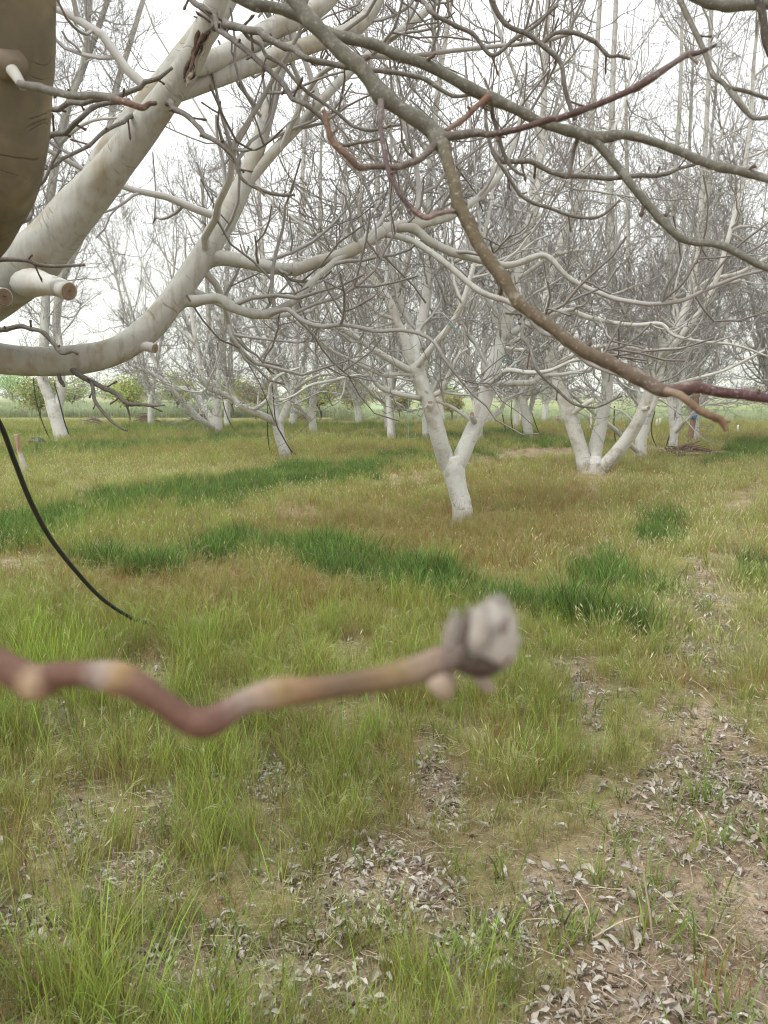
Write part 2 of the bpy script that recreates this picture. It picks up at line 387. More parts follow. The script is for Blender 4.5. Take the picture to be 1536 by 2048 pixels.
v = math_(n, 'ADD', math_(n, 'ADD', math_(n, 'MULTIPLY', ramp(n, g1, .30, .70), .5), math_(n, 'MULTIPLY', ramp(n, g2, .3, .7), .45)), math_(n, 'ADD', math_(n, 'MULTIPLY', g3, .4), .32))
gc = mixc(n, 1.0, attr(n, 'col').outputs['Color'], v, 'MULTIPLY')
n.links.new(gc, b.inputs['Base Color'])
bp = N(n, 'ShaderNodeBump'); bp.inputs['Strength'].default_value = .9; bp.inputs['Distance'].default_value = .02
n.links.new(math_(n, 'ADD', g1, math_(n, 'MULTIPLY', g2, .35)), bp.inputs['Height']); n.links.new(bp.outputs[0], b.inputs['Normal'])
tag(gm.build('ground', m), kind='structure')

# far ridge beyond the plain
mm = MB(); rx = np.linspace(-5200, 5200, 200); prof = 15 + 70 * fbm(rx * .0011 + 40, rx * 0, 81, 5)
rows = [(0, 0), (.35, 200), (.8, 420), (1, 600), (.6, 1200)]
mm.verts(np.stack([np.stack([rx, np.full_like(rx, 3900. + dy), prof * k * (.9 + .2 * vnoise(rx * .01, rx * 0 + dy, 5)) - (2 if k == 0 else 0)], -1) for k, dy in rows]), (.10, .12, .10))
q = (np.arange(4)[:, None] * 200 + np.arange(199)[None]).ravel(); mm.quads(np.stack([q, q + 1, q + 201, q + 200], -1))
tag(mm.build('hills', simple_mat('hill_scrub', (.1, .12, .1), 1, .01, .3, 0, .1)), kind='structure')

# ------------------------------------------------------------------ trees
def spawn(Pn, R, K, t0, t1, a0, a1, r, bias=0.0, pw=1.0):
    """K children per parent line: start, direction, parent radius, t"""
    M, n = R.shape; i = np.repeat(np.arange(M), K); m = len(i)
    if m == 0: return None
    t = t0 + (t1 - t0) * r.random(m) ** pw; f = t * (n - 1); k = np.minimum(f.astype(int), n - 2); f = (f - k)[:, None]
    s = Pn[i, k] * (1 - f) + Pn[i, k + 1] * f; rad = R[i, k] * (1 - f[:, 0]) + R[i, k + 1] * f[:, 0]
    T = norm(Pn[i, k + 1] - Pn[i, k]); q = norm(np.cross(T, norm(r.normal(size=(m, 3)))))
    q[:, 2] += bias; q = norm(q - (q * T).sum(1, keepdims=True) * T)
    a = np.radians(a0 + (a1 - a0) * r.random(m))[:, None]
    return s, norm(np.cos(a) * T + np.sin(a) * q), rad, t
def sweep(s, d, L, n, wob, up, r):
    Pn = [s]; d = d.copy(); kick = r.normal(size=d.shape) * wob * .6
    for k in range(n - 1):
        d = norm(d + r.normal(size=d.shape) * wob + kick * (1 if k % 2 else -1) + np.array([0, 0, 1.0]) * (up * (k + 1) / n)[:, None] if np.ndim(up) else d + r.normal(size=d.shape) * wob + kick * (1 if k % 2 else -1) + np.array([0, 0, up * (k + 1) / n]))
        Pn.append(Pn[-1] + d * (L / (n - 1))[:, None])
    return np.stack(Pn, 1)
def taper(r0, r1, n): return r0[:, None] + (r1 - r0)[:, None] * np.linspace(0, 1, n)[None]

def fine_twigs(mb, Pb, Rb, r, dens=1.0, lmax=.9, sides=3, buds=False, k2=9, k3=5, t0=.15):
    """second and third order shoots on branch lines; returns nothing"""
    L = np.linalg.norm(np.diff(Pb, axis=1), axis=2).sum(1)
    K = np.maximum(1, r.poisson(k2 * dens * np.clip(L / 1.6, .3, 2.2)))
    sp = spawn(Pb, Rb, K, t0, 1.0, 30, 75, r, .15)
    s, d, pr, t = sp; m = len(s)
    L2 = (.25 + (lmax - .25) * r.random(m) ** 1.4) * (1.1 - .5 * t)
    r2 = np.minimum(pr * .75, .0045 + .0055 * L2 / lmax)
    n2 = 7; P2 = sweep(s, d, L2, n2, .17, .22, r); R2 = taper(r2, np.minimum(r2 * .6, .0034), n2)
    tubes(mb, P2, R2, sides)
    sp = spawn(P2, R2, r.poisson(k3 * dens * np.clip(L2 / .6, .4, 1.6)), .2, 1.0, 30, 80, r, .2)
    if sp is None: return
    s, d, pr, t = sp; m = len(s)
    L3 = .06 + .34 * r.random(m) ** 1.5; r3 = np.minimum(pr * .8, .0025 + .0022 * r.random(m))
    P3 = sweep(s, d, L3, 4, .16, .2, r); R3 = taper(r3, r3 * .8, 4); R3[:, -1] *= 1.25
    tubes(mb, P3, R3, sides)

class Tree:
    def __init__(s, name, root, label, group, seed, cat='tree'):
        s.o = empty(name, root, label, cat, group); s.root = np.array(root, float); s.r = np.random.default_rng(seed); s.seed = seed
        s.tw = MB(); s.ntw = 0
    def tube(s, name, pts, sides=12, per=6, lump=.10, cap=True, mat=None, col=None, paint=None, kink=0.0, gap=.07):
        """pts: rows (x,y,z,r) in world space -> one part; returns the local centre line"""
        q = spline(pts, per); q[:, 3] = np.maximum(q[:, 3], .0022)
        if kink:  # nodes: small changes of direction with a swelling at each
            sl_ = np.concatenate([[0], np.cumsum(np.linalg.norm(np.diff(q[:, :3], axis=0), axis=1))]); r_ = s.r
            kn = np.cumsum(gap * (.5 + r_.random(int(sl_[-1] / gap) + 3))); kn = np.concatenate([[0], kn[kn < sl_[-1]], [sl_[-1]]])
            of = r_.normal(size=(len(kn), 3)) * kink; of[0] = of[-1] = 0
            q[:, :3] += np.stack([np.interp(sl_, kn, of[:, i]) for i in range(3)], -1) * np.minimum(q[:, 3:4] * 1.0, .012)
            dn = np.min(np.abs(sl_[:, None] - kn[None]), axis=1); q[:, 3] *= 1 + .16 * np.exp(-(dn / (q[:, 3] * 1.1)) ** 2)
            s.knots = [(q[np.argmin(np.abs(sl_ - k_)), :], norm(q[min(len(q) - 1, np.argmin(np.abs(sl_ - k_)) + 1), :3] - q[max(0, np.argmin(np.abs(sl_ - k_)) - 1), :3])) for k_ in kn[1:-1]]
        Pn = (q[:, :3] - s.root)[None]; R = q[:, 3][None]
        if col is None:
            k_ = sstep(4, 9, Pn[..., 2])[..., None]; col = lerp(bark_col(R), np.minimum(bark_col(R), np.array([.42, .41, .38])), k_)
        mb = MB(); tubes(mb, Pn, R, sides, lump=lump, cap=cap, seed=s.seed + int(abs(pts[0][0]) * 37) % 50, col=col, paint=paint)
        mb.build(name, mat or BARK, s.o)
        return Pn, R
    def line(s, pts, per=6):
        q = spline(pts, per); return (q[:, :3] - s.root)[None], np.maximum(q[:, 3], .0022)[None]
    def spurs(s, prob=.6, ln=(.008, .035)):
        """little buds and spur shoots at the nodes of the last branch"""
        for kq, kd in s.knots:
            if s.r.random() > prob: continue
            u = norm(np.cross(kd, s.r.normal(size=3))); d = norm(u + kd * (.3 + .5 * s.r.random())); L = ln[0] + (ln[1] - ln[0]) * s.r.random() ** 2
            a = kq[:3] - s.root + u * kq[3] * .6; rr_ = min(kq[3] * .45, .0035)
            Pn = np.stack([a, a + d * L * .5, a + d * L * .85 + s.r.normal(size=3) * .001, a + d * L])[None]
            tubes(s.tw, Pn, np.array([[rr_, rr_ * .8, rr_ * 1.25, rr_ * .4]]), 6, col=(.12, .085, .065), paint=0)
    def stub(s, pts, sides=12, cutcol=(.25, .185, .13)):
        q = spline(pts, 4); Pn = (q[:, :3] - s.root)[None]; R = q[:, 3][None]
        mb = MB(); tubes(mb, Pn, R, sides, lump=.06, cap=True, seed=s.seed)
        st = mb.build('stub', BARK, s.o)
        a = Pn[0, -1]; d = norm(Pn[0, -1] - Pn[0, -2]); rr = R[0, -1] * .93
        cb = MB(); k_ = np.array([1, .97, .9, .78, .7, .58, .5, .36, .28, .15]); hz = np.array([-.1, .06, .08, .07, .09, .08, .095, .085, .1, .09])
        cc = np.array(cutcol)[None] * np.array([.45, .5, 1.1, 1, .78, 1.05, .75, 1, .7, .6])[:, None]
        tubes(cb, np.stack([a + d * rr * h_ for h_ in hz])[None], (rr * k_)[None], sides, col=cc[None], paint=0, cap=True, lump=.12, seed=s.seed)
        cb.build('cut_end', WOOD_A, st)
    def shoots(s, Pn, R, per_m, ang=(35, 88), Lr=(1.0, 2.6), t0=.12, t1=.97, up=.30, as_parts=False, dens=1.0, maxn=80, sides=5, k2=12, k3=5, lmax=1.25, wob=.17):
        """side branches on one limb, with their twigs"""
        L = np.linalg.norm(np.diff(Pn[0], axis=0), axis=1).sum()
        K = min(maxn, max(1, int(L * per_m + s.r.random())))
        st, d, pr, t = spawn(Pn, R, np.array([K]), t0, t1, ang[0], ang[1], s.r, .1)
        m = len(st); Lb = (Lr[0] + (Lr[1] - Lr[0]) * s.r.random(m)) * (1.15 - .45 * t)
        r0 = np.minimum(pr * .65, .007 + .009 * Lb); n = 10
        Pb = sweep(st, d, Lb, n, wob, up * np.clip(t * 2.2, .25, 1.3), s.r); Rb = taper(r0, np.full(m, .004), n)
        if as_parts:
            for k in range(m):
                mb = MB(); tubes(mb, Pb[k:k + 1], Rb[k:k + 1], 6); mb.build('branch', BARK, s.o)
        else: tubes(s.tw, Pb, Rb, sides)
        fine_twigs(s.tw, Pb, Rb, s.r, dens, lmax, 3, k2=k2, k3=k3)
        s.ntw += 1
    def fan(s, Pn, R, K, L=(2.2, 4.2), t0=.15, t1=.7, per_m=2.4, dens=.9):
        """secondary limbs that leave a main limb and fan upwards"""
        st, d, pr, t_ = spawn(Pn, R, np.array([K]), t0, t1, 22, 48, s.r, .25)
        Lf = L[0] + (L[1] - L[0]) * s.r.random(K); Pf = sweep(st, d, Lf, 12, .075, .32, s.r); r0 = np.minimum(pr * .62, .034); Rf = taper(r0, np.full(K, .006), 12)
        for k in range(K):
            mb = MB(); tubes(mb, Pf[k:k + 1], Rf[k:k + 1], 8, lump=.06, seed=s.seed + k); mb.build('limb', BARK, s.o)
            s.shoots(Pf[k:k + 1], Rf[k:k + 1], per_m, Lr=(.6, 1.8), t0=.1, dens=dens)
    def done(s):
        if s.tw.n: tag(s.tw.build('twigs', BARK, s.o), kind='stuff')
        return s.o
WOOD_A = simple_mat('sawn_wood', (0, 0, 0), .8, 60, .35, .4, .2, True)

def px_pts(rows, Y0):
    """rows (px, py, dY, half width in px) -> (x,y,z,r)"""
    return [(*P(a, b, Y0 + c), w * (Y0 + c) / F) for a, b, c, w in rows]

def hand_tree(name, label, seed, base, trunk, limbs, laterals=(), stubs=(), per_m=3.6, dens=.95, Lr=(1.0, 2.6), parts=True, group='whitewashed walnut trees of the orchard', topup=0, shoot_kw={}, fan=2):
    g = G(*base); Y0 = g[1]; g[2] = float(height(g[0], g[1]))
    t = Tree(name, g, label, group, seed)
    tp = px_pts(trunk, Y0); tp[0] = (tp[0][0], tp[0][1], g[2] - .12, tp[0][3] * 1.12)
    t.tube('trunk', tp, 20, 6, .09)
    for L in limbs:
        pts = px_pts(L, Y0)
        if topup:  # the limb goes on above the picture
            a, b = np.array(pts[-2]), np.array(pts[-1]); d = norm((b - a)[:3])
            for k in range(1, 4):
                d = norm(d + np.array([0, 0, .35]) + t.r.normal(size=3) * .06); e = np.array(pts[-1][:3]) + d * topup / 3
                pts.append((*e, max(.005, b[3] * (1 - k * .28))))
        Pn, R = t.tube('limb', pts, 14, 6, .08)
        kw = dict(as_parts=parts, dens=dens, Lr=Lr); kw.update(shoot_kw)
        t.shoots(Pn, R, per_m, **kw)
        if L[0][3] > 5.5: t.fan(Pn, R, fan)
    for L in laterals:
        Pn, R = t.tube('branch', px_pts(L, Y0), 8, 6, .06)
        t.shoots(Pn, R, 3.0, Lr=(.5, 1.3), t0=.2, ang=(30, 70), dens=dens * .8, as_parts=False)
    for L in stubs: t.stub(px_pts(L, Y0), 12)
    t.done(); return t

# --- the tree in the middle, forked low into two limbs
hand_tree('walnut_tree', 'whitewashed walnut tree with low Y fork and two sawn stubs, standing in the reddish grass', 101, (925, 1045),
    [(926, 1050, 0, 22), (924, 1015, 0, 20), (917, 985, 0, 19.5), (911, 960, 0, 20.5), (907, 935, 0, 23), (905, 912, 0, 20)],
    [[(908, 950, 0, 15), (894, 925, 0, 17.5), (879, 880, -.1, 17), (866, 830, -.15, 16), (850, 785, -.2, 15), (838, 750, -.2, 14), (830, 722, -.2, 13), (830, 695, -.15, 11), (844, 640, 0, 9.5), (857, 563, .1, 8.5), (860, 480, .15, 8), (859, 380, .2, 7.2), (866, 280, .3, 6.3), (880, 150, .3, 5), (900, 20, .35, 4), (910, -80, .4, 3.3)],
     [(908, 950, 0, 15), (920, 920, 0, 17), (936, 882, 0, 16.5), (955, 840, .05, 16), (970, 800, .1, 15), (980, 760, .1, 14), (990, 722, .15, 13.2), (1003, 680, .2, 12.3), (1016, 630, .2, 11.5), (1030, 560, .3, 10), (1050, 480, .35, 9), (1070, 400, .4, 8), (1080, 330, .45, 7), (1086, 250, .5, 6.3), (1090, 120, .5, 5.2), (1096, 0, .5, 4.4), (1100, -100, .5, 3.5)],
     [(834, 735, -.2, 9), (821, 712, -.25, 9), (808, 673, -.3, 8.5), (795, 645, -.3, 8), (779, 602, -.3, 7.5), (753, 566, -.3, 6.5), (730, 530, -.3, 6), (710, 500, -.3, 5), (690, 440, -.2, 4), (690, 380, -.2, 3)],
     [(836, 735, -.2, 7), (841, 724, -.3, 7), (870, 687, -.45, 6.5), (903, 647, -.55, 6), (926, 602, -.65, 5), (945, 540, -.7, 4.5), (958, 507, -.7, 4), (975, 440, -.7, 3.2), (985, 380, -.7, 2.5)],
     [(845, 700, 0, 6), (830, 670, .2, 6.5), (812, 630, .3, 6), (800, 595, .35, 5.5), (785, 540, .4, 4.5), (760, 430, .5, 3.8), (755, 300, .5, 3), (745, 180, .5, 2.2)]],
    [[(828, 745, -.2, 7), (815, 739, -.3, 7), (763, 709, -.6, 6.5), (724, 683, -.8, 6), (681, 657, -1, 5.5), (633, 651, -1.2, 4.5), (600, 647, -1.3, 4), (545, 610, -1.4, 3)],
     [(840, 798, -.2, 5), (828, 794, -.3, 5.5), (782, 784, -.5, 5), (756, 771, -.6, 4.5), (740, 748, -.7, 4.5), (724, 726, -.7, 4), (717, 687, -.8, 3.5), (708, 640, -.8, 2.8)],
     [(738, 750, -.7, 3.5), (698, 753, -.8, 3), (660, 762, -.9, 3), (620, 771, -1, 2.8), (590, 790, -1, 2.2), (560, 802, -1, 1.6)],
     [(858, 796, -.15, 5.5), (872, 788, -.2, 5.5), (884, 780, -.25, 5), (893, 758, -.3, 4.5), (909, 726, -.3, 4), (922, 706, -.3, 3.4), (936, 698, -.3, 2.6)],
     [(972, 770, .05, 6), (985, 764, -.1, 6), (1014, 741, -.3, 5), (1056, 745, -.5, 4.5), (1100, 741, -.6, 4), (1150, 720, -.7, 3), (1200, 722, -.7, 2.4)],
     [(985, 768, .1, 6.5), (1005, 767, .05, 6.5), (1062, 765, -.1, 6), (1085, 752, -.15, 4), (1130, 748, -.2, 3.6), (1180, 738, -.2, 2.6)],
     [(1002, 680, .2, 6), (1021, 667, .1, 6.5), (1070, 643, 0, 6), (1105, 628, -.1, 5.6), (1140, 622, -.2, 5.6), (1174, 634, -.3, 5), (1225, 645, -.4, 4.5), (1272, 650, -.5, 4.2), (1321, 648, -.5, 4), (1349, 671, -.55, 3.4), (1401, 683, -.6, 3), (1470, 690, -.6, 2.6), (1536, 713, -.6, 2)],
     [(958, 845, .1, 5), (970, 842, .2, 5), (1000, 822, .3, 4.6), (1012, 800, .3, 4), (1036, 790, .3, 3.5), (1060, 768, .3, 3), (1085, 740, .3, 2)],
     [(940, 840, -.1, 4.5), (928, 830, -.1, 4), (900, 812, -.1, 3.4), (870, 800, -.2, 3), (850, 780, -.3, 2)],
     [(1030, 560, .3, 5), (1055, 545, .2, 4.5), (1100, 515, 0, 4), (1140, 503, -.1, 3.6), (1180, 500, -.2, 3)]],
    [[(866, 835, -.1, 5.5), (861, 822, -.22, 6.2), (860, 805, -.3, 5.8)], [(950, 845, -.02, 6), (946, 838, -.14, 6.2), (944, 828, -.22, 5.6)]],
    per_m=2.5, dens=.85, Lr=(.8, 2.4), topup=3, shoot_kw=dict(t0=.24))

# --- the triple-stemmed tree to its right
hand_tree('walnut_tree', 'whitewashed walnut tree splitting into three thick stems at the ground', 102, (1187, 948),
    [(1187, 952, 0, 27), (1186, 940, 0, 26), (1186, 925, 0, 21), (1186, 912, 0, 15)],
    [[(1172, 945, -.05, 16), (1164, 908, -.05, 14.5), (1152, 870, -.08, 14.5), (1140, 831, -.1, 15), (1123, 786, -.1, 14), (1112, 751, -.1, 12.5), (1103, 700, 0, 11), (1098, 650, .1, 10), (1095, 600, .2, 9.5), (1101, 552, .2, 9), (1115, 510, .3, 8.5), (1140, 450, .3, 7.5), (1162, 380, .4, 7), (1178, 300, .4, 6), (1190, 150, .5, 5), (1200, 0, .5, 4), (1205, -100, .5, 3.3)],
     [(1186, 945, .05, 15), (1190, 905, .05, 14.5), (1197, 870, .05, 13.5), (1206, 831, .05, 12.5), (1213, 786, .1, 11.5), (1216, 727, .15, 10.5), (1221, 657, .2, 10), (1223, 587, .3, 9), (1223, 517, .3, 8), (1220, 400, .4, 7), (1222, 300, .4, 6.2), (1226, 150, .4, 5), (1232, 0, .5, 4), (1236, -90, .5, 3.3)],
     [(1197, 945, 0, 15), (1212, 928, -.1, 14), (1228, 911, -.2, 13.5), (1258, 873, -.4, 12.8), (1279, 837, -.6, 12), (1293, 800, -.7, 11), (1307, 758, -.8, 10), (1322, 709, -.8, 9), (1342, 674, -.8, 8), (1359, 645, -.8, 7.5), (1377, 600, -.8, 7), (1386, 560, -.8, 6.4), (1400, 450, -.7, 5.6), (1410, 300, -.6, 4.8), (1420, 100, -.5, 4), (1426, -60, -.5, 3.3)],
     [(1322, 712, -.8, 6), (1340, 700, -1, 6), (1370, 660, -1.2, 5.5), (1420, 590, -1.4, 5), (1450, 500, -1.5, 4.5), (1480, 380, -1.5, 4), (1500, 250, -1.5, 3.5), (1510, 100, -1.5, 3)]],
    [[(1140, 835, -.1, 5), (1155, 820, -.3, 5), (1185, 800, -.6, 5), (1215, 825, -.2, 4)][:3],
     [(1108, 735, -.1, 6), (1125, 722, -.4, 5.5), (1170, 700, -.7, 5), (1230, 690, -1, 4.5), (1300, 700, -1.2, 3.5), (1380, 695, -1.4, 2.6)],
     [(1104, 700, 0, 5), (1080, 690, -.3, 4.5), (1040, 700, -.6, 4), (990, 690, -.8, 3)],
     [(1218, 690, .15, 5), (1245, 670, 0, 5), (1290, 640, -.3, 4.5), (1340, 600, -.5, 4), (1410, 575, -.8, 3.5), (1490, 560, -1, 2.6)],
     [(1325, 700, -.8, 5), (1310, 665, -.9, 5), (1285, 665, -1, 4.4), (1268, 655, -1.1, 4), (1240, 600, -1.2, 3)],
     [(1380, 590, -.8, 5), (1420, 560, -1.1, 4.5), (1480, 545, -1.4, 4), (1560, 500, -1.7, 3)],
     [(1300, 780, -.7, 4.5), (1330, 775, -.9, 4), (1380, 760, -1.1, 3.5), (1450, 740, -1.3, 3), (1530, 700, -1.5, 2)]],
    [[(1283, 818, -.65, 4), (1290, 818, -.8, 4.5), (1297, 816, -.9, 4.2)], [(1122, 840, -.1, 4), (1118, 838, -.25, 4.6), (1116, 834, -.32, 4)]],
    per_m=3.0, dens=.9, Lr=(.9, 2.8), topup=3, shoot_kw=dict(t0=.2))

# --- leaning tree with a long lateral on the left
hand_tree('walnut_tree', 'slim whitewashed walnut tree leaning left with a long arm and black hoses hanging', 103, (573, 917),
    [(574, 920, 0, 12), (567, 897, 0, 11), (560, 875, 0, 10.5), (556, 852, 0, 10.5), (555, 838, 0, 9)],
    [[(558, 850, 0, 8), (569, 828, 0, 8), (583, 792, 0, 8), (589, 762, 0, 7.5), (592, 700, 0, 6.5), (596, 600, .1, 5.5), (600, 500, .1, 5), (605, 350, .2, 4), (615, 220, .2, 3)],
     [(556, 850, 0, 7), (551, 815, .1, 7), (549, 783, .1, 6.5), (544, 700, .2, 5.5), (532, 600, .2, 5), (521, 450, .3, 4.2), (515, 300, .3, 3.2)],
     [(556, 850, 0, 7), (542, 839, -.2, 7.5), (508, 824, -.6, 7), (479, 811, -.9, 6.5), (463, 796, -1, 6), (440, 785, -1.2, 5.5), (417, 776, -1.3, 5), (404, 754, -1.4, 5), (397, 712, -1.4, 4.5), (385, 640, -1.4, 4), (375, 540, -1.4, 3)]],
    [[(500, 822, -.6, 4), (520, 812, -.8, 4), (538, 795, -.9, 4), (542, 770, -1, 3.6), (560, 750, -1, 3), (600, 735, -1, 2)],
     [(583, 790, 0, 4), (600, 770, -.2, 3.6), (640, 750, -.5, 3), (690, 745, -.8, 2)]],
    per_m=3.6, dens=.95, Lr=(.9, 2.4), topup=1)

hand_tree('walnut_tree', 'whitewashed walnut tree right behind the triple-stemmed one, with a stub of arm', 104, (1280, 919),
    [(1281, 922, 0, 13), (1281, 900, 0, 11.5), (1283, 877, 0, 11), (1288, 858, 0, 10), (1292, 842, 0, 8)],
    [[(1287, 862, 0, 8), (1294, 835, 0, 9), (1307, 800, .1, 8.5), (1317, 765, .1, 8), (1326, 700, .2, 7), (1336, 600, .3, 6), (1345, 500, .3, 5.5), (1350, 350, .4, 4.5), (1360, 200, .4, 3.6), (1365, 0, .5, 2.6)],
     [(1285, 866, 0, 7), (1280, 830, .2, 7), (1274, 780, .3, 6.5), (1263, 700, .4, 6), (1258, 600, .5, 5.2), (1255, 400, .6, 4), (1252, 220, .6, 3)]],
    [[(1276, 905, 0, 5), (1262, 890, -.3, 5), (1227, 857, -.9, 4.6), (1195, 831, -1.4, 4), (1157, 800, -1.8, 3.2), (1120, 770, -2, 2)]],
    per_m=3.6, dens=.95, Lr=(.9, 2.6), topup=1.5)

hand_tree('walnut_tree', 'whitewashed walnut tree with short trunk and arm reaching to the blue bag', 105, (1347, 903),
    [(1345, 906, 0, 9), (1347, 880, 0, 8), (1348, 866, 0, 8), (1347, 855, 0, 7)],
    [[(1348, 864, 0, 6), (1343, 840, 0, 5.5), (1340, 800, .1, 5.5), (1338, 760, .1, 5), (1345, 650, .2, 4.6), (1360, 520, .3, 4), (1375, 350, .4, 3.3), (1385, 150, .4, 2.6)],
     [(1348, 864, 0, 5), (1356, 830, .2, 5), (1362, 780, .3, 5), (1375, 700, .4, 4.5), (1395, 560, .5, 4), (1410, 400, .6, 3.2), (1430, 200, .6, 2.4)]],
    [[(1350, 866, 0, 4), (1358, 858, -.3, 4), (1368, 845, -.6, 3.6), (1379, 836, -.8, 3), (1392, 820, -.9, 3), (1420, 800, -1, 2)]],
    per_m=3.6, dens=.95, Lr=(.9, 2.6), topup=1.5)

hand_tree('walnut_tree', 'whitewashed walnut tree with hollow in its trunk and two low arms stretching left', 106, (435, 868),
    [(435, 870, 0, 10.5), (435, 845, 0, 9.5), (434, 820, 0, 9), (433, 795, 0, 8.5), (433, 780, 0, 7)],
    [[(433, 800, 0, 7), (437, 750, 0, 6), (444, 690, .2, 5.5), (452, 600, .3, 5), (456, 480, .4, 4), (460, 330, .4, 3)],
     [(433, 800, 0, 6), (427, 740, .2, 5.5), (418, 650, .3, 5), (412, 520, .4, 4), (405, 380, .4, 3)],
     [(430, 862, 0, 6), (421, 852, -.3, 6), (400, 838, -.8, 5.5), (375, 812, -1.2, 5.2), (342, 778, -1.8, 4.6), (317, 754, -2, 4), (267, 732, -2.5, 3)],
     [(430, 848, 0, 6), (421, 836, .2, 6.5), (400, 800, .6, 6), (378, 780, .8, 5.5), (346, 774, 1, 5), (320, 745, 1.2, 4), (300, 700, 1.3, 3)]],
    per_m=3.6, dens=.95, Lr=(.9, 2.6), topup=1)

hand_tree('walnut_tree', 'straight whitewashed walnut tree with pale bare trunk, beside small leafy trees', 107, (627, 868),
    [(627, 871, 0, 8.5), (625, 845, 0, 7.5), (624, 820, 0, 7.5), (627, 795, 0, 7.5), (628, 775, 0, 6.5)],
    [[(627, 790, 0, 6), (630, 730, 0, 5.5), (634, 650, .2, 5), (640, 550, .3, 4.2), (640, 430, .4, 3.4), (642, 300, .4, 2.6)],
     [(627, 795, 0, 4.5), (640, 780, -.2, 4.5), (660, 765, -.4, 4), (690, 745, -.5, 3.5), (700, 650, -.5, 3), (705, 500, -.5, 2.4)],
     [(625, 842, 0, 4.5), (614, 832, -.3, 4.5), (602, 818, -.6, 4), (585, 805, -.9, 3.4), (570, 760, -1, 2.6)]],
    per_m=3.6, dens=.95, Lr=(.9, 2.6), topup=1)

hand_tree('walnut_tree', 'whitewashed walnut tree with a dark knot hole halfway up the trunk', 108, (778, 861),
    [(778, 863, 0, 7.5), (775, 835, 0, 6.8), (773, 810, 0, 6.6), (771, 785, 0, 6), (770, 770, 0, 5)],
    [[(771, 785, 0, 5), (769, 730, 0, 4.6), (765, 650, .2, 4.2), (760, 560, .3, 3.6), (756, 450, .4, 3), (750, 300, .4, 2.2)],
     [(772, 808, 0, 4), (762, 800, -.2, 4), (747, 791, -.5, 3.6), (728, 770, -.9, 3), (700, 745, -1.2, 2.4)],
     [(771, 790, 0, 4), (785, 740, .2, 4), (795, 650, .3, 3.4), (800, 520, .4, 2.8), (805, 400, .4, 2)]],
    per_m=3.6, dens=.95, Lr=(.9, 2.6), topup=1)

hand_tree('walnut_tree', 'tall whitewashed walnut tree at left seen under the big curved limb', 109, (125, 882),
    [(126, 886, 0, 15), (119, 858, 0, 13.5), (112, 833, 0, 13.5), (106, 815, 0, 13), (101, 800, 0, 11)],
    [[(107, 820, 0, 10), (97, 790, 0, 10.5), (85, 755, 0, 10), (88, 690, .1, 9), (91, 600, .2, 8.5), (90, 500, .3, 8), (100, 400, .3, 8), (116, 300, .4, 7.5), (140, 200, .5, 7), (180, 100, .5, 6), (215, 0, .6, 5), (230, -80, .6, 4)],
     [(110, 825, 0, 9), (119, 800, .1, 9.5), (122, 771, .1, 9), (119, 700, .2, 8), (113, 640, .3, 7.5), (125, 555, .3, 8), (158, 483, .4, 7.5), (190, 390, .5, 7), (215, 290, .5, 6.5), (232, 180, .6, 6), (262, 80, .6, 5), (292, -20, .7, 4)],
     [(91, 560, .2, 5), (70, 500, .1, 5.5), (55, 400, 0, 5.5), (60, 280, -.1, 5), (75, 150, -.1, 4.5), (85, 20, -.1, 3.6)],
     [(116, 300, .4, 4.5), (128, 230, .2, 5), (160, 150, .1, 5), (175, 60, 0, 4.5), (182, -30, 0, 4)]],
    [[(118, 290, .4, 4), (150, 260, -.3, 3.6), (190, 240, -.8, 3), (250, 235, -1.2, 2)]],
    per_m=4.2, dens=1.15, Lr=(.8, 2.8), topup=2)

hand_tree('walnut_tree', 'small whitewashed walnut tree with dark knot on trunk, seen between the forked and triple-stemmed trees', 110, (1057, 872),
    [(1057, 874, 0, 6), (1056, 850, 0, 5.5), (1057, 830, 0, 5.5), (1060, 818, 0, 4.5)],
    [[(1058, 828, 0, 4.5), (1066, 797, 0, 5), (1070, 750, .1, 4.5), (1070, 650, .2, 4), (1068, 520, .3, 3.2), (1070, 350, .3, 2.4)],
     [(1056, 830, 0, 4), (1048, 818, -.2, 4), (1038, 795, -.4, 3.5), (1033, 776, -.5, 3.2), (1020, 700, -.5, 2.8), (1010, 560, -.5, 2.2)]],
    [[(1067, 790, 0, 3), (1085, 780, -.3, 2.8), (1110, 765, -.6, 2.2), (1140, 755, -.9, 1.6)]],
    per_m=3.6, dens=.95, Lr=(.9, 2.6), topup=1)

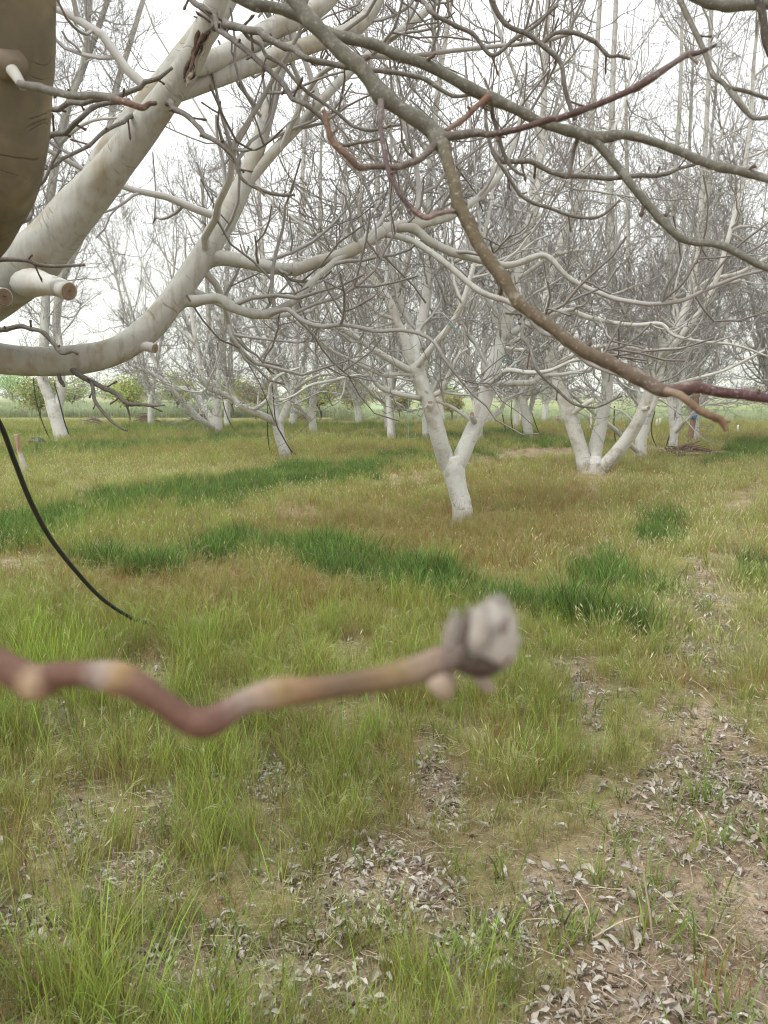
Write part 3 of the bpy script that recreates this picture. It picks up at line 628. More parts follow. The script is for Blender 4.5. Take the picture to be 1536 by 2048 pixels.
# --- procedural rows behind
def proc_tree(seed, root, label, group, hgt=9.5, nl=4):
    t = Tree('walnut_tree', root, label, group, seed); r = t.r; x, y, z = root
    th = .7 + .6 * r.random(); lean = r.normal(size=2) * .06
    tr = .13 + .04 * r.random()
    top = np.array([x + lean[0] * 2, y + lean[1] * 2, z + th])
    t.tube('trunk', [(x, y, z - .15, tr * 1.15), (x + lean[0], y + lean[1], z + th * .5, tr), (*top, tr), (*(top + [0, 0, .2]), tr * .7)], 10, 3, .08)
    a0 = r.random() * 6.28
    for k in range(nl):
        a = a0 + k * 6.283 / nl + r.normal() * .3; tilt = .3 + .35 * r.random() if k else .12
        d = np.array([math.cos(a) * tilt, math.sin(a) * tilt, 1]); d /= np.linalg.norm(d)
        L = hgt * (.75 + .3 * r.random()) - th; r0 = tr * (.55 + .15 * r.random()); pts = []; p = top - [0, 0, .12]; n = 9
        for i in range(n):
            f = i / (n - 1); pts.append((*p, r0 * (1 - f) ** .8 + .006)); d = norm(d + r.normal(size=3) * .07 + np.array([0, 0, .10])); p = p + d * L / (n - 1)
        Pn, R = t.tube('limb', pts, 8, 3, .05)
        t.shoots(Pn, R, 3.0, Lr=(.9, 3.0), t0=.04, as_parts=False, dens=.8, up=.3); t.fan(Pn, R, 3, (2.0, 5.0), .08, .75, 2.2, .8)
    t.done(); return t.o
def copy_tree(o, loc, rz, sc, label, group):
    c = o.copy(); COL.objects.link(c); c.location = loc; c.rotation_euler = (0, 0, rz); c.scale = (sc,) * 3
    c['label'] = label
    if group: c['group'] = group
    for ch in list(o.children):
        k = ch.copy(); COL.objects.link(k); k.parent = c
    return c
GR = 'whitewashed walnut trees of the orchard'
FARL = 'bare walnut tree deep in the dense far rows at right, half hidden by nearer crowns'
FARG = 'bare walnut trees in the dense far rows at right'
LL = 'bare walnut tree far back at left, thin grey crown above the leafy trees'
specials = [((957, 886), 'thin whitewashed walnut trunk directly behind the right limb of the forked tree', GR), ((854, 878), 'whitewashed walnut tree half hidden behind the left limb of the forked tree', GR),
            ((1388, 886), 'whitewashed walnut tree tied to a brown stake with the blue bag', GR), ((1690, 930), 'bare walnut tree beyond the right edge of the frame, its twigs reaching in', GR),
            ((1560, 888), 'bare walnut tree at the right edge behind the bright green tuft', GR)]
variants = [proc_tree(200 + k, tuple(np.array([*G(*b)[:2], 0.0])), l, g, 9.5 + k * .3, 3 + k % 3) for k, (b, l, g) in enumerate(specials)]
rr = np.random.default_rng(33)
k = 0
for yy in (29, 37, 46):
    for xx in np.arange(-3, 34, 6.5):
        x0, y0 = xx + rr.normal() * .7 + (3 if int(yy) % 2 else 0), yy + rr.normal() * .8
        if x0 < 3 and yy > 40 or (x0 / y0) > .62: continue
        if abs(x0 / y0 - .05) < .04 and yy < 40: continue
        copy_tree(variants[k % 5], (x0, y0, 0), rr.random() * 6.28, .95 + .25 * rr.random(), FARL, FARG); k += 1
for x0, y0, LL in ((-7.6, 39, 'bare walnut tree far back just right of the hollow-trunked tree'), (-4.6, 40, 'bare walnut tree far back between the slim leaning tree and the straight pale one'), (-1.3, 42, 'bare walnut tree far back between the straight pale tree and the knot-holed trunk'), (-11.6, 40, 'bare walnut tree far back above the reddish brush pile')):
    copy_tree(variants[k % 5], (x0, y0, 0), rr.random() * 6.28, .95 + .2 * rr.random(), LL, 'bare walnut trees far back at left'); k += 1

# ------------------------------------------------------------------ the near tree at left (its trunk stands just outside the frame)
t = Tree('walnut_tree', (-2.15, 3.1, 0), 'huge near walnut tree at left edge with thick curved whitewashed limbs and overhanging branches', GR, 300)
t.tube('trunk', [(-2.15, 3.1, -.15, .17), (-2.13, 3.1, .3, .15), (-2.1, 3.08, .8, .145), (-2.05, 3.05, 1.25, .15), (-2.02, 3.03, 1.45, .11)], 24, 6, .1)
def near(name, rows, Y0=0, sides=20, per=8, lump=.10, kink=.0, **kw):
    if 'col' not in kw:
        q_ = spline(px_pts(rows, Y0), per); kw['col'] = np.minimum(bark_col(np.maximum(q_[:, 3], .0022)), np.array([.375, .372, .332]))[None]
    kw.setdefault('mat', BARK_NEAR); return t.tube(name, px_pts(rows, Y0), sides, per, lump, kink=kink, **kw)
TOPT = (-2.06, 3.06, 1.25, .09)
limbA = near('limb', [(-330, 760, 3.0, 43.5), (-150, 670, 2.88, 48.72), (0, 572, 2.76, 51.33), (70, 515, 2.7, 48.72), (150, 425, 2.65, 40.89), (234, 325, 2.6, 33.93), (318, 215, 2.55, 26.97), (374, 135, 2.52, 23.49), (413, 55, 2.48, 21.75), (438, -20, 2.45, 20.88), (460, -120, 2.4, 19.14), (480, -280, 2.35, 15.66)], sides=28)
limbA2 = near('limb', [(185, 380, 2.66, 30), (226, 310, 2.67, 32), (280, 235, 2.68, 28), (345, 150, 2.70, 26), (400, 75, 2.74, 24), (450, -5, 2.78, 22), (500, -120, 2.8, 18)], sides=22)
R1 = near('branch', [(383, 140, 2.53, 14.96), (410, 128, 2.57, 18.48), (442, 114, 2.62, 18.48), (490, 92, 2.68, 19.36), (545, 58, 2.75, 18.48), (600, 35, 2.8, 17.6), (650, 5, 2.85, 15.84), (700, -50, 2.9, 12.32)])
R2 = near('branch', [(338, 194, 2.55, 14.96), (370, 180, 2.57, 17.6), (405, 166, 2.6, 17.6), (480, 138, 2.67, 17.6), (560, 110, 2.72, 16.72), (640, 84, 2.8, 14.96), (700, 62, 2.85, 14.08), (738, 28, 2.9, 12.76), (765, -25, 2.95, 10.56), (790, -120, 3, 7.92)])
limbB = near('limb', [(-330, 640, 3.05, 33.06), (-150, 690, 2.98, 33.06), (-30, 712, 2.93, 31.32), (60, 722, 2.92, 28.71), (150, 720, 2.92, 27.84), (225, 704, 2.94, 26.97), (290, 665, 2.97, 25.66), (340, 608, 3.0, 24.36), (385, 545, 3.05, 23.49), (428, 478, 3.1, 22.18), (468, 408, 3.15, 20.01), (500, 335, 3.2, 16.96), (528, 250, 3.25, 13.92), (558, 145, 3.3, 11.74), (583, 40, 3.35, 10.44), (600, -60, 3.4, 9.13), (615, -220, 3.5, 6.09)], sides=26)
B1 = near('branch', [(398, 528, 3.085, 16.2), (412, 520, 3.085, 17.1), (436, 516, 3.08, 14.85), (470, 520, 3.07, 12.42), (540, 537, 3.05, 11.7), (600, 537, 3.04, 11.25), (680, 510, 3.05, 11.25), (740, 480, 3.1, 10.8), (790, 456, 3.15, 10.35), (850, 447, 3.2, 8.1), (905, 432, 3.25, 7.2), (955, 398, 3.35, 6.3), (1000, 350, 3.4, 5.4), (1030, 280, 3.5, 4.5), (1045, 200, 3.55, 3.15)], sides=16, kink=.35, gap=.12)
B1b = near('branch', [(795, 456, 3.15, 8), (828, 464, 3.12, 8.5), (893, 498, 3.1, 7.5), (930, 514, 3.1, 7), (971, 527, 3.1, 6.5), (1030, 528, 3.1, 6), (1089, 515, 3.1, 5.5), (1140, 556, 3.05, 5), (1209, 590, 3.0, 4.6), (1280, 601, 2.95, 4.4), (1349, 603, 2.9, 4), (1412, 577, 2.9, 3.5), (1480, 552, 2.9, 3), (1550, 535, 2.9, 2.4)], sides=12, kink=.6, gap=.09)
B1c = near('branch', [(770, 468, 3.13, 6), (800, 472, 3.1, 6.2), (838, 484, 3.0, 6), (893, 527, 2.9, 5.8), (958, 582, 2.8, 5.6), (1023, 608, 2.75, 5.2), (1056, 632, 2.7, 5), (1080, 664, 2.65, 4.8), (1115, 680, 2.6, 4.6), (1174, 722, 2.55, 4.4), (1244, 758, 2.5, 4), (1310, 778, 2.45, 3)], sides=12, kink=.6, gap=.09)
B2 = near('branch', [(338, 622, 3.01, 15.3), (354, 611, 3.01, 15.3), (376, 603, 3.01, 12.15), (400, 599, 3.0, 9.9), (440, 599, 2.98, 9.45), (470, 620, 2.95, 9.0), (510, 631, 2.9, 8.55), (545, 624, 2.92, 8.1), (590, 598, 2.95, 7.2), (635, 555, 3.0, 6.3), (690, 512, 3.05, 5.4), (740, 470, 3.1, 4.5), (775, 420, 3.2, 3.6), (790, 360, 3.2, 2.7)], sides=14, kink=.5, gap=.1)
B2b = near('branch', [(540, 628, 2.92, 4.5), (575, 625, 2.85, 4.5), (625, 648, 2.8, 4.2), (690, 652, 2.75, 4), (760, 660, 2.7, 3.8), (850, 670, 2.65, 3.2), (890, 720, 2.6, 3), (930, 770, 2.6, 2.4)], sides=10, kink=.7, gap=.08)
FK = near('limb', [(478, 400, 3.16, 8.1), (492, 370, 3.17, 9.9), (520, 335, 3.2, 9.9), (560, 290, 3.25, 9.45), (600, 250, 3.3, 9.0), (640, 205, 3.3, 8.55), (690, 152, 3.4, 8.1), (760, 92, 3.5, 7.65), (800, 62, 3.5, 7.2), (860, 16, 3.6, 6.3), (920, -50, 3.7, 4.5)], sides=14)
up1 = near('branch', [(560, 300, 3.24, 5), (590, 235, 3.2, 5), (640, 150, 3.1, 4.5), (720, 115, 3, 4.2), (800, 115, 3, 4), (900, 102, 3, 4), (1000, 92, 3, 3.8), (1080, 84, 3, 3.4), (1150, 65, 3, 3)], sides=10)
limbD = near('limb', [(-429, 700, 2.85, 66.0), (-259, 610, 2.5, 74.0), (-139, 530, 2.25, 82.0), (-71, 440, 2.05, 86.0), (-31, 360, 1.92, 88.0), (-5, 280, 1.86, 88.0), (5, 150, 1.8, 87.0), (8, 0, 1.74, 86.0), (13, -150, 1.7, 84.0), (19, -330, 1.66, 76.0)], sides=30, mat=BARK_DIRTY_SHADED, col=(.145, .128, .09))  # dark olive colour: dirty whitewash plus the shade of its underside painted in
col_ = t.tube('collar', px_pts([(10, 128, 1.72, 36), (22, 133, 1.705, 30), (32, 138, 1.695, 14)], 0), 18, 4, .35, mat=BARK_DIRTY_SHADED, col=(.17, .14, .10))
near('stub', [(14, 128, 1.72, 12), (26, 142, 1.69, 11), (38, 160, 1.67, 9), (47, 176, 1.66, 7)], sides=12)
GREYB, OLIVE, OLIVEB = (.15, .14, .12), (.12, .115, .09), (.098, .076, .042)
def cols(*seq):
    """piecewise colour along a branch: (t, colour) rows"""
    def f(n):
        t_ = np.linspace(0, 1, n); k = np.array([s[0] for s in seq]); cc = np.array([s[1] for s in seq])
        return np.stack([np.interp(t_, k, cc[:, i]) for i in range(3)], -1)[None]
    return f
def nearc(name, rows, cf, sides=14, per=8, lump=.16):
    n_ = (len(rows) - 1) * per + 1
    rows = [(a, b, c_, w * .78) for a, b, c_, w in rows]
    o_ = t.tube(name, px_pts(rows, 0), sides, per, lump, mat=TWIG, col=cf(n_), paint=0, kink=.28, gap=.06); t.spurs(.4); return o_
nearc('broken_twig', [(40, 168, 1.66, 8), (62, 172, 1.64, 9), (100, 180, 1.62, 9), (150, 190, 1.6, 8.5), (178, 188, 1.59, 8), (205, 192, 1.58, 9), (235, 200, 1.57, 8), (262, 208, 1.56, 7), (285, 214, 1.56, 7.5), (300, 206, 1.56, 6), (313, 206, 1.56, 4)], cols((0, GREYB), (.55, GREYB), (.65, (.15, .085, .06)), (1, (.085, .055, .048))))
# overhanging branches
OH1 = nearc('branch', [(40, -300, 1.66, 20), (220, -240, 1.6, 19), (430, -130, 1.5, 18), (560, -30, 1.43, 17.5), (620, 38, 1.41, 17), (680, 102, 1.4, 17), (728, 150, 1.4, 17), (762, 188, 1.4, 20), (800, 218, 1.4, 17), (838, 243, 1.4, 17.5), (868, 268, 1.4, 20), (884, 292, 1.38, 19), (892, 320, 1.36, 14), (908, 380, 1.33, 14), (925, 425, 1.31, 15.5), (948, 478, 1.28, 14), (978, 532, 1.26, 16), (1008, 572, 1.24, 15), (1045, 612, 1.22, 15), (1100, 656, 1.2, 15), (1165, 702, 1.17, 15.5), (1220, 730, 1.16, 16), (1280, 760, 1.15, 17), (1318, 782, 1.14, 17), (1345, 784, 1.14, 16), (1390, 778, 1.14, 14), (1445, 786, 1.14, 13), (1500, 790, 1.14, 12), (1560, 800, 1.14, 11), (1640, 815, 1.14, 9)],
    cols((0, OLIVE), (.36, OLIVE), (.40, (.105, .093, .058)), (.5, OLIVEB), (.68, (.112, .084, .055)), (.80, (.115, .085, .065)), (.84, (.10, .06, .05)), (.9, (.085, .042, .042)), (.96, (.09, .05, .055)), (1, (.05, .04, .045))), sides=18)
OH2 = nearc('branch', [(40, -330, 1.68, 15), (200, -200, 1.66, 14), (360, -60, 1.6, 13), (480, -2, 1.55, 12.5), (540, 10, 1.53, 12.5), (585, 26, 1.52, 12.5), (680, 74, 1.5, 12.5), (800, 114, 1.5, 12), (900, 158, 1.5, 12), (976, 194, 1.5, 14), (1035, 218, 1.5, 12), (1090, 245, 1.5, 11.5), (1150, 262, 1.5, 12), (1190, 276, 1.5, 15), (1222, 274, 1.5, 12), (1255, 270, 1.5, 10), (1300, 282, 1.5, 9.5), (1352, 300, 1.5, 10), (1428, 330, 1.5, 11), (1480, 342, 1.5, 9.5), (1545, 360, 1.5, 9), (1660, 385, 1.5, 8)], cols((0, OLIVE), (.6, OLIVE), (.75, (.15, .147, .12)), (1, (.15, .145, .12))), sides=16)
OH2b = nearc('branch', [(1180, 276, 1.5, 10), (1198, 292, 1.5, 10), (1240, 340, 1.49, 10), (1262, 368, 1.48, 9.5), (1300, 412, 1.47, 9.5), (1352, 465, 1.46, 9.5), (1378, 480, 1.46, 9), (1430, 490, 1.45, 8.5), (1480, 510, 1.45, 9), (1550, 540, 1.45, 8), (1650, 570, 1.45, 7)], cols((0, OLIVE), (1, (.14, .135, .11))), sides=14)
nearc('branch', [(868, 276, 1.4, 12), (900, 273, 1.38, 10), (935, 268, 1.36, 10.5), (962, 264, 1.35, 9), (985, 268, 1.34, 7.5), (1040, 258, 1.32, 7.5), (1100, 240, 1.3, 7), (1120, 237, 1.3, 8), (1190, 210, 1.28, 7.5), (1260, 178, 1.26, 7.5), (1300, 156, 1.25, 9), (1340, 132, 1.25, 7), (1375, 112, 1.25, 7), (1400, 106, 1.24, 6), (1432, 90, 1.24, 3)], cols((0, (.12, .10, .085)), (.25, (.10, .085, .07)), (.35, (.09, .055, .05)), (.7, (.085, .055, .048)), (.85, (.16, .13, .12)), (1, (.07, .055, .05))))
nearc('branch', [(876, 282, 1.39, 11), (858, 296, 1.37, 9), (838, 318, 1.35, 8), (812, 330, 1.34, 7.5), (790, 336, 1.33, 7.5), (745, 333, 1.32, 7), (718, 334, 1.31, 9), (695, 312, 1.3, 8.5), (678, 298, 1.3, 9), (662, 280, 1.3, 7.5), (655, 255, 1.3, 7), (653, 238, 1.3, 7), (647, 220, 1.3, 5)], cols((0, (.1, .085, .07)), (.45, (.13, .10, .08)), (.58, (.16, .105, .08)), (.75, (.16, .10, .07)), (1, (.17, .095, .06))))
nearc('branch', [(762, 198, 1.39, 8), (762, 222, 1.37, 7), (760, 250, 1.35, 6), (768, 300, 1.33, 6), (780, 345, 1.31, 6.5), (800, 385, 1.3, 6.5), (815, 405, 1.3, 7), (835, 425, 1.3, 7.5), (855, 435, 1.3, 7), (878, 428, 1.3, 6), (910, 424, 1.3, 5)], cols((0, (.14, .12, .1)), (.2, (.10, .07, .07)), (.6, (.10, .066, .065)), (.8, (.22, .15, .13)), (1, (.16, .12, .10))))
nearc('branch', [(976, 193, 1.49, 7), (955, 214, 1.47, 6.5), (935, 233, 1.46, 6.5), (915, 246, 1.45, 6.5), (890, 262, 1.42, 5)], cols((0, (.17, .09, .06)), (1, (.18, .13, .1))))
nearc('branch', [(1332, 782, 1.13, 9), (1356, 790, 1.11, 10), (1375, 804, 1.1, 9), (1398, 824, 1.1, 9.5), (1420, 834, 1.1, 8.5), (1436, 838, 1.1, 9), (1448, 852, 1.1, 7), (1452, 862, 1.1, 5)], cols((0, (.2, .15, .11)), (.3, (.18, .12, .07)), (1, (.18, .11, .075))))
nearc('branch', [(1428, 838, 1.1, 6), (1444, 842, 1.1, 6), (1460, 842, 1.1, 4)], cols((0, (.18, .11, .075)), (1, (.2, .12, .08))))
nearc('branch', [(1000, -260, 1.75, 22), (1150, -120, 1.7, 20), (1350, -30, 1.6, 17), (1420, 2, 1.56, 15), (1480, 10, 1.54, 14), (1545, 10, 1.52, 13), (1650, 5, 1.5, 12)], cols((0, OLIVE), (1, (.17, .16, .14))))
nearc('branch', [(1340, -40, 1.6, 6), (1362, 5, 1.59, 6), (1385, 55, 1.57, 6), (1408, 105, 1.55, 6), (1426, 152, 1.53, 6), (1448, 168, 1.52, 6), (1472, 200, 1.5, 6), (1490, 222, 1.5, 5.5), (1510, 236, 1.5, 5), (1560, 228, 1.5, 5)], cols((0, (.16, .15, .12)), (1, (.15, .14, .12))))
nearc('branch', [(1455, 175, 1.51, 5), (1490, 182, 1.52, 5), (1520, 192, 1.52, 4.5), (1560, 205, 1.52, 4)], cols((0, (.16, .15, .12)), (1, (.13, .12, .1))))
nearc('branch', [(1515, -10, 1.5, 9), (1526, 40, 1.5, 9), (1530, 80, 1.5, 8), (1545, 110, 1.5, 8)], cols((0, (.07, .06, .05)), (1, (.09, .07, .06))))
# thinner overhanging shoots: grey-brown bark, backlit darkness put into the colour
for rows in ([(448, -60, 2.43, 7), (400, -90, 2.36, 6), (350, -75, 2.32, 5.5), (380, -5, 2.25, 5.5), (420, 30, 2.2, 5.5), (462, 72, 2.15, 5.2), (510, 118, 2.1, 5), (560, 160, 2.05, 5), (600, 200, 2.0, 4.8), (640, 236, 2.0, 4.6), (655, 262, 2.0, 4), (670, 282, 2, 3.5), (720, 288, 2, 3), (760, 278, 2, 2.5)],
             [(428, 20, 2.46, 8), (440, 42, 2.32, 7.5), (455, 55, 2.2, 7), (485, 60, 2.1, 6.5), (530, 75, 2.0, 6.5), (575, 90, 1.95, 6.2), (600, 112, 1.9, 5.8), (650, 125, 1.9, 5.2), (700, 140, 1.9, 4.8), (760, 148, 1.9, 4.4), (820, 150, 1.9, 4.2), (850, 158, 1.9, 4.4), (880, 178, 1.9, 4), (910, 190, 1.9, 3.6), (960, 186, 1.9, 3)],
             [(487, 61, 2.1, 4), (500, 80, 2.1, 3.6), (540, 110, 2.05, 3.6), (590, 160, 2.0, 3.4), (640, 200, 2, 3.2), (690, 240, 2.0, 3), (740, 262, 2, 3), (800, 250, 2, 2.4)],
             [(318, 215, 2.55, 6), (348, 218, 2.49, 5.5), (372, 230, 2.45, 5), (400, 258, 2.4, 5), (430, 282, 2.3, 4.6), (470, 320, 2.3, 4), (486, 360, 2.3, 3.6), (530, 385, 2.3, 3.4), (590, 390, 2.3, 2.4)],
             [(788, -112, 3.0, 6), (830, -40, 2.6, 5), (860, 20, 2.4, 4), (905, 50, 2.4, 4), (945, 75, 2.4, 3.8), (985, 110, 2.4, 3.6), (1030, 80, 2.4, 3.6), (1075, 50, 2.4, 3), (1115, 10, 2.4, 3)],
             [(478, -270, 2.35, 9), (720, -210, 2.28, 7), (900, -130, 2.22, 6), (955, -60, 2.2, 5.5), (985, 15, 2.2, 5), (1022, 55, 2.2, 4.6), (1060, 72, 2.2, 4.6), (1085, 92, 2.2, 5), (1120, 130, 2.2, 4.2), (1135, 190, 2.2, 4), (1150, 240, 2.2, 3.4)],
             [(1080, 90, 2.2, 4), (1110, 65, 2.2, 4), (1150, 65, 2.2, 4), (1190, 85, 2.2, 3.8), (1220, 112, 2.2, 3.4), (1260, 118, 2.2, 2.6)],
             [(966, 190, 1.5, 4), (969, 204, 1.75, 3.6), (971, 215, 2.0, 3.4), (976, 250, 2, 3.4), (985, 305, 2, 3.2), (1015, 355, 2, 3.2), (1060, 400, 2, 3.4), (1100, 418, 2, 3.2), (1160, 435, 2, 3), (1200, 432, 2, 2.6), (1240, 400, 2, 2)],
             [(984, 197, 1.5, 4.5), (985, 212, 1.57, 4), (990, 240, 1.6, 4), (1000, 290, 1.6, 3.8), (1015, 325, 1.6, 3.6), (1035, 345, 1.6, 3), (1048, 350, 1.6, 2.4)],
             [(1164, 266, 1.5, 4.5), (1161, 280, 1.54, 4), (1152, 310, 1.55, 4), (1140, 348, 1.55, 4.4), (1132, 356, 1.55, 2.5)],
             [(986, 304, 2.0, 4), (998, 318, 2.2, 5), (1020, 323, 2.4, 5), (1060, 322, 2.4, 5), (1110, 345, 2.4, 4.8), (1160, 355, 2.4, 4.6), (1220, 360, 2.4, 4.4), (1290, 355, 2.4, 4), (1340, 340, 2.4, 3.4), (1420, 320, 2.4, 2.6)],
             [(1048, 626, 2.71, 4), (1044, 640, 2.4, 3.6), (1046, 662, 2.2, 3.4), (1058, 700, 2.15, 3.4), (1075, 740, 2.1, 3.2), (1110, 780, 2.1, 3), (1150, 808, 2.1, 2.8), (1200, 808, 2.1, 2.4), (1245, 792, 2.1, 1.8)],
             [(146, 738, 2.9, 7), (152, 748, 2.86, 5), (190, 765, 2.8, 5), (228, 785, 2.75, 4.5), (245, 800, 2.7, 4), (262, 806, 2.7, 4), (300, 812, 2.65, 3), (330, 810, 2.65, 1.8)],
             [(183, 763, 2.8, 3.6), (190, 795, 2.78, 3.4), (205, 820, 2.76, 3), (225, 845, 2.75, 2.6), (245, 858, 2.74, 2), (256, 862, 2.74, 1.4)],
             [(117, 739, 2.9, 4), (118, 760, 2.88, 4), (128, 772, 2.86, 2.6)],
             [(0, 660, 2.6, 4.5), (40, 656, 2.55, 4.5), (85, 668, 2.5, 4.2), (110, 690, 2.48, 4), (125, 705, 2.46, 4), (145, 700, 2.45, 3.5), (157, 708, 2.45, 2.4)],
             [(-40, 520, 2.55, 5), (0, 518, 2.5, 5), (50, 522, 2.5, 4), (110, 532, 2.5, 3.4), (170, 530, 2.5, 2.6)],
             [(-10, 310, 1.9, 6), (60, 300, 2.08, 5), (90, 285, 2.2, 5), (130, 262, 2.15, 5), (165, 240, 2.1, 4.8), (205, 212, 2.1, 4.4), (260, 200, 2.1, 3.6)],
             [(0, 230, 1.88, 6), (50, 225, 2.1, 5), (90, 215, 2.4, 5), (150, 205, 2.35, 5), (200, 202, 2.3, 4.8), (260, 180, 2.3, 4.4), (310, 160, 2.3, 4), (345, 135, 2.3, 2.8)],
             [(278, 236, 2.66, 5), (255, 240, 2.5, 4), (210, 262, 2.4, 4), (160, 300, 2.35, 3.6), (110, 330, 2.3, 3), (70, 335, 2.3, 2.4)],
             [(-40, 410, 1.98, 5), (30, 445, 2.2, 4), (60, 430, 2.3, 4), (66, 390, 2.3, 3.6), (95, 350, 2.3, 3.2), (120, 300, 2.3, 2.6)]):
    near('branch', rows, sides=8, per=9, lump=.12, kink=.8, gap=.06, mat=TWIG, col=(.135, .122, .105), paint=0); t.spurs(.7, (.008, .06))
for rows in ([(30, 545, 2.74, 40), (62, 562, 2.67, 31), (88, 568, 2.61, 22), (112, 573, 2.56, 19), (138, 583, 2.52, 18)], [(-30, 588, 2.7, 17), (-10, 592, 2.62, 18), (8, 594, 2.58, 18)], [(250, 686, 2.95, 16), (272, 689, 2.95, 13), (290, 692, 2.94, 10.5), (310, 697, 2.92, 9.5)]):
    t.stub(px_pts(rows, 0), 16)
# torn bark scar on the limb
sm = MB()
rs = np.random.default_rng(4)
for k in range(16):
    f0, f1 = sorted(rs.random(2) * 1.0); f1 = max(f1, f0 + .25); f = np.linspace(f0, min(f1, 1), 6)
    off = rs.normal() * 6 * math.sin(math.pi * min(.95, (f0 + f1) / 2)); wv = 1.2 + 3.2 * rs.random()
    rows = [(lerp(370, 418, q_) + off + 3 * rs.normal(), lerp(180, 38, q_) + off * .4, 2.462 - .006 * rs.random(), wv * (.3 if i_ in (0, 5) else 1)) for i_, q_ in enumerate(f)]
    q = spline(rows and px_pts(rows, 0), 4); c3 = np.array([(.07, .045, .033), (.12, .085, .06), (.045, .03, .025), (.26, .22, .17)][k % 4])
    tubes(sm, (q[:, :3] - t.root)[None], np.maximum(q[:, 3], .001)[None], 7, col=c3, paint=0, lump=.9, seed=k)
sm.build('bark_scar', simple_mat('torn_bark', (0, 0, 0), .9, 90, .7, 1.0, .1, True), t.o)
# twigs growing on the near limbs
for (Pn, R), k2, t0 in ((B1, 7, .2), (B1b, 7, .1), (B1c, 6, .2), (B2, 7, .3), (B2b, 6, .1), (up1, 5, .2), (FK, 5, .25), (R1, 3, .3), (R2, 3.5, .3), (limbB, 3, .5)):
    fine_twigs(t.tw, Pn, R, t.r, 1.0, .6, 4, k2=k2, k3=4, t0=t0)
for (Pn, R), pm, t0 in ((FK, 2.6, .2), (limbB, 1.6, .45), (limbA2, 1.0, .1), (B1, 1.6, .4), (R2, 1.6, .4)):
    t.shoots(Pn, R, pm, Lr=(.5, 1.3), t0=t0, ang=(40, 85), dens=1.0, lmax=.5, up=.2, k3=4)
t.done()

# ------------------------------------------------------------------ the twig right in front of the lens (out of focus)
tw = empty('twig', P(-700, 1250, .42), 'blurred reddish brown walnut twig with furry grey bud crossing close before the lens', 'twig')
root = np.array(tw.location)
def tw_pts(rows): return [(*(P(a, b, Y) - root), w * .86 * Y / F) for a, b, Y, w in rows]
rows = [(-1500, 900, .75, 40), (-1000, 1120, .52, 38), (-700, 1250, .42, 36), (-300, 1335, .35, 36), (-80, 1300, .315, 35), (0, 1330, .31, 36), (42, 1350, .305, 37), (75, 1366, .303, 41), (110, 1352, .302, 33), (160, 1348, .30, 30), (205, 1352, .30, 35), (240, 1358, .30, 40), (275, 1372, .30, 35), (330, 1408, .30, 30), (375, 1438, .30, 34), (412, 1445, .30, 38), (450, 1428, .30, 33), (490, 1402, .30, 29), (530, 1390, .30, 37), (570, 1382, .30, 37), (610, 1380, .30, 32), (680, 1370, .30, 29), (750, 1358, .30, 29), (800, 1348, .30, 33), (845, 1335, .30, 35), (880, 1322, .30, 36), (915, 1308, .30, 30)]
q = spline(tw_pts(rows), 6)
RB, KB = (.118, .062, .043), (.115, .078, .05)
tt = np.linspace(0, 1, len(rows)); keyc = [RB, RB, RB, RB, (.19, .10, .08), RB, RB, (.33, .24, .15), RB, RB, (.25, .20, .17), (.25, .165, .08), (.15, .085, .06), RB, RB, RB, (.13, .07, .055), (.22, .17, .14), (.24, .18, .13), (.22, .155, .075), (.18, .11, .06), KB, (.15, .10, .055), (.18, .13, .065), (.2, .15, .11), (.21, .15, .11), (.11, .08, .065)]
kc = np.array([np.interp(np.linspace(0, 1, len(q)), tt, [k_[i] for k_ in keyc]) for i in range(3)]).T[None]
mb = MB(); tubes(mb, q[:, :3][None], q[:, 3][None], 20, col=kc, paint=0, cap=True, lump=.18, seed=4); mb.build('stem', simple_mat('smooth_twig', (0, 0, 0), .7, 260, .4, .4, .25, True), tw)
def blob(c, axes, dirv, col, seed, nu=16, nv=12, lump=.15):
    """egg-shaped bud or scale pointing along dirv"""
    d = norm(np.array(dirv, float)); u = norm(np.cross(d, [0, 1, .1])); w = np.cross(d, u)
    th = np.linspace(0, math.pi, nv); ph = np.arange(nu) * 2 * math.pi / nu
    TH, PH = np.meshgrid(th, ph, indexing='ij')
    k_ = 1 + lump * (vnoise(np.cos(PH) * 2 + TH * 2 + 9, np.sin(PH) * 2 + TH + 9, seed) - .5) * 2
    ax_ = np.cos(TH); rad = np.sin(TH) * (1 - .25 * ax_) * k_
    v = np.array(c) + axes[1] * rad[..., None] * (np.cos(PH)[..., None] * u + np.sin(PH)[..., None] * w * axes[2]) - axes[0] * ax_[..., None] * d * -1
    mb = MB(); b0 = mb.verts(v, col)
    i, j = np.meshgrid(np.arange(nv - 1), np.arange(nu), indexing='ij'); j2 = (j + 1) % nu
    mb.quads(np.stack([b0 + i * nu + j, b0 + (i + 1) * nu + j, b0 + (i + 1) * nu + j2, b0 + i * nu + j2], -1))
    return mb, v.reshape(-1, 3)
def lp(px, py, Y=.30): return P(px, py, Y) - root
u_ = .30 / F
BUDM = simple_mat('bud_scales', (0, 0, 0), .9, 900, .5, .5, .1, True)
mb, bv = blob(lp(978, 1272), (76 * u_, 62 * u_, .9), (.25, 0, 1), (.42, .385, .34), 3, lump=.10); bud = mb.build('bud', BUDM, tw)
fur_src = [(bv, lp(978, 1290), 1300)]
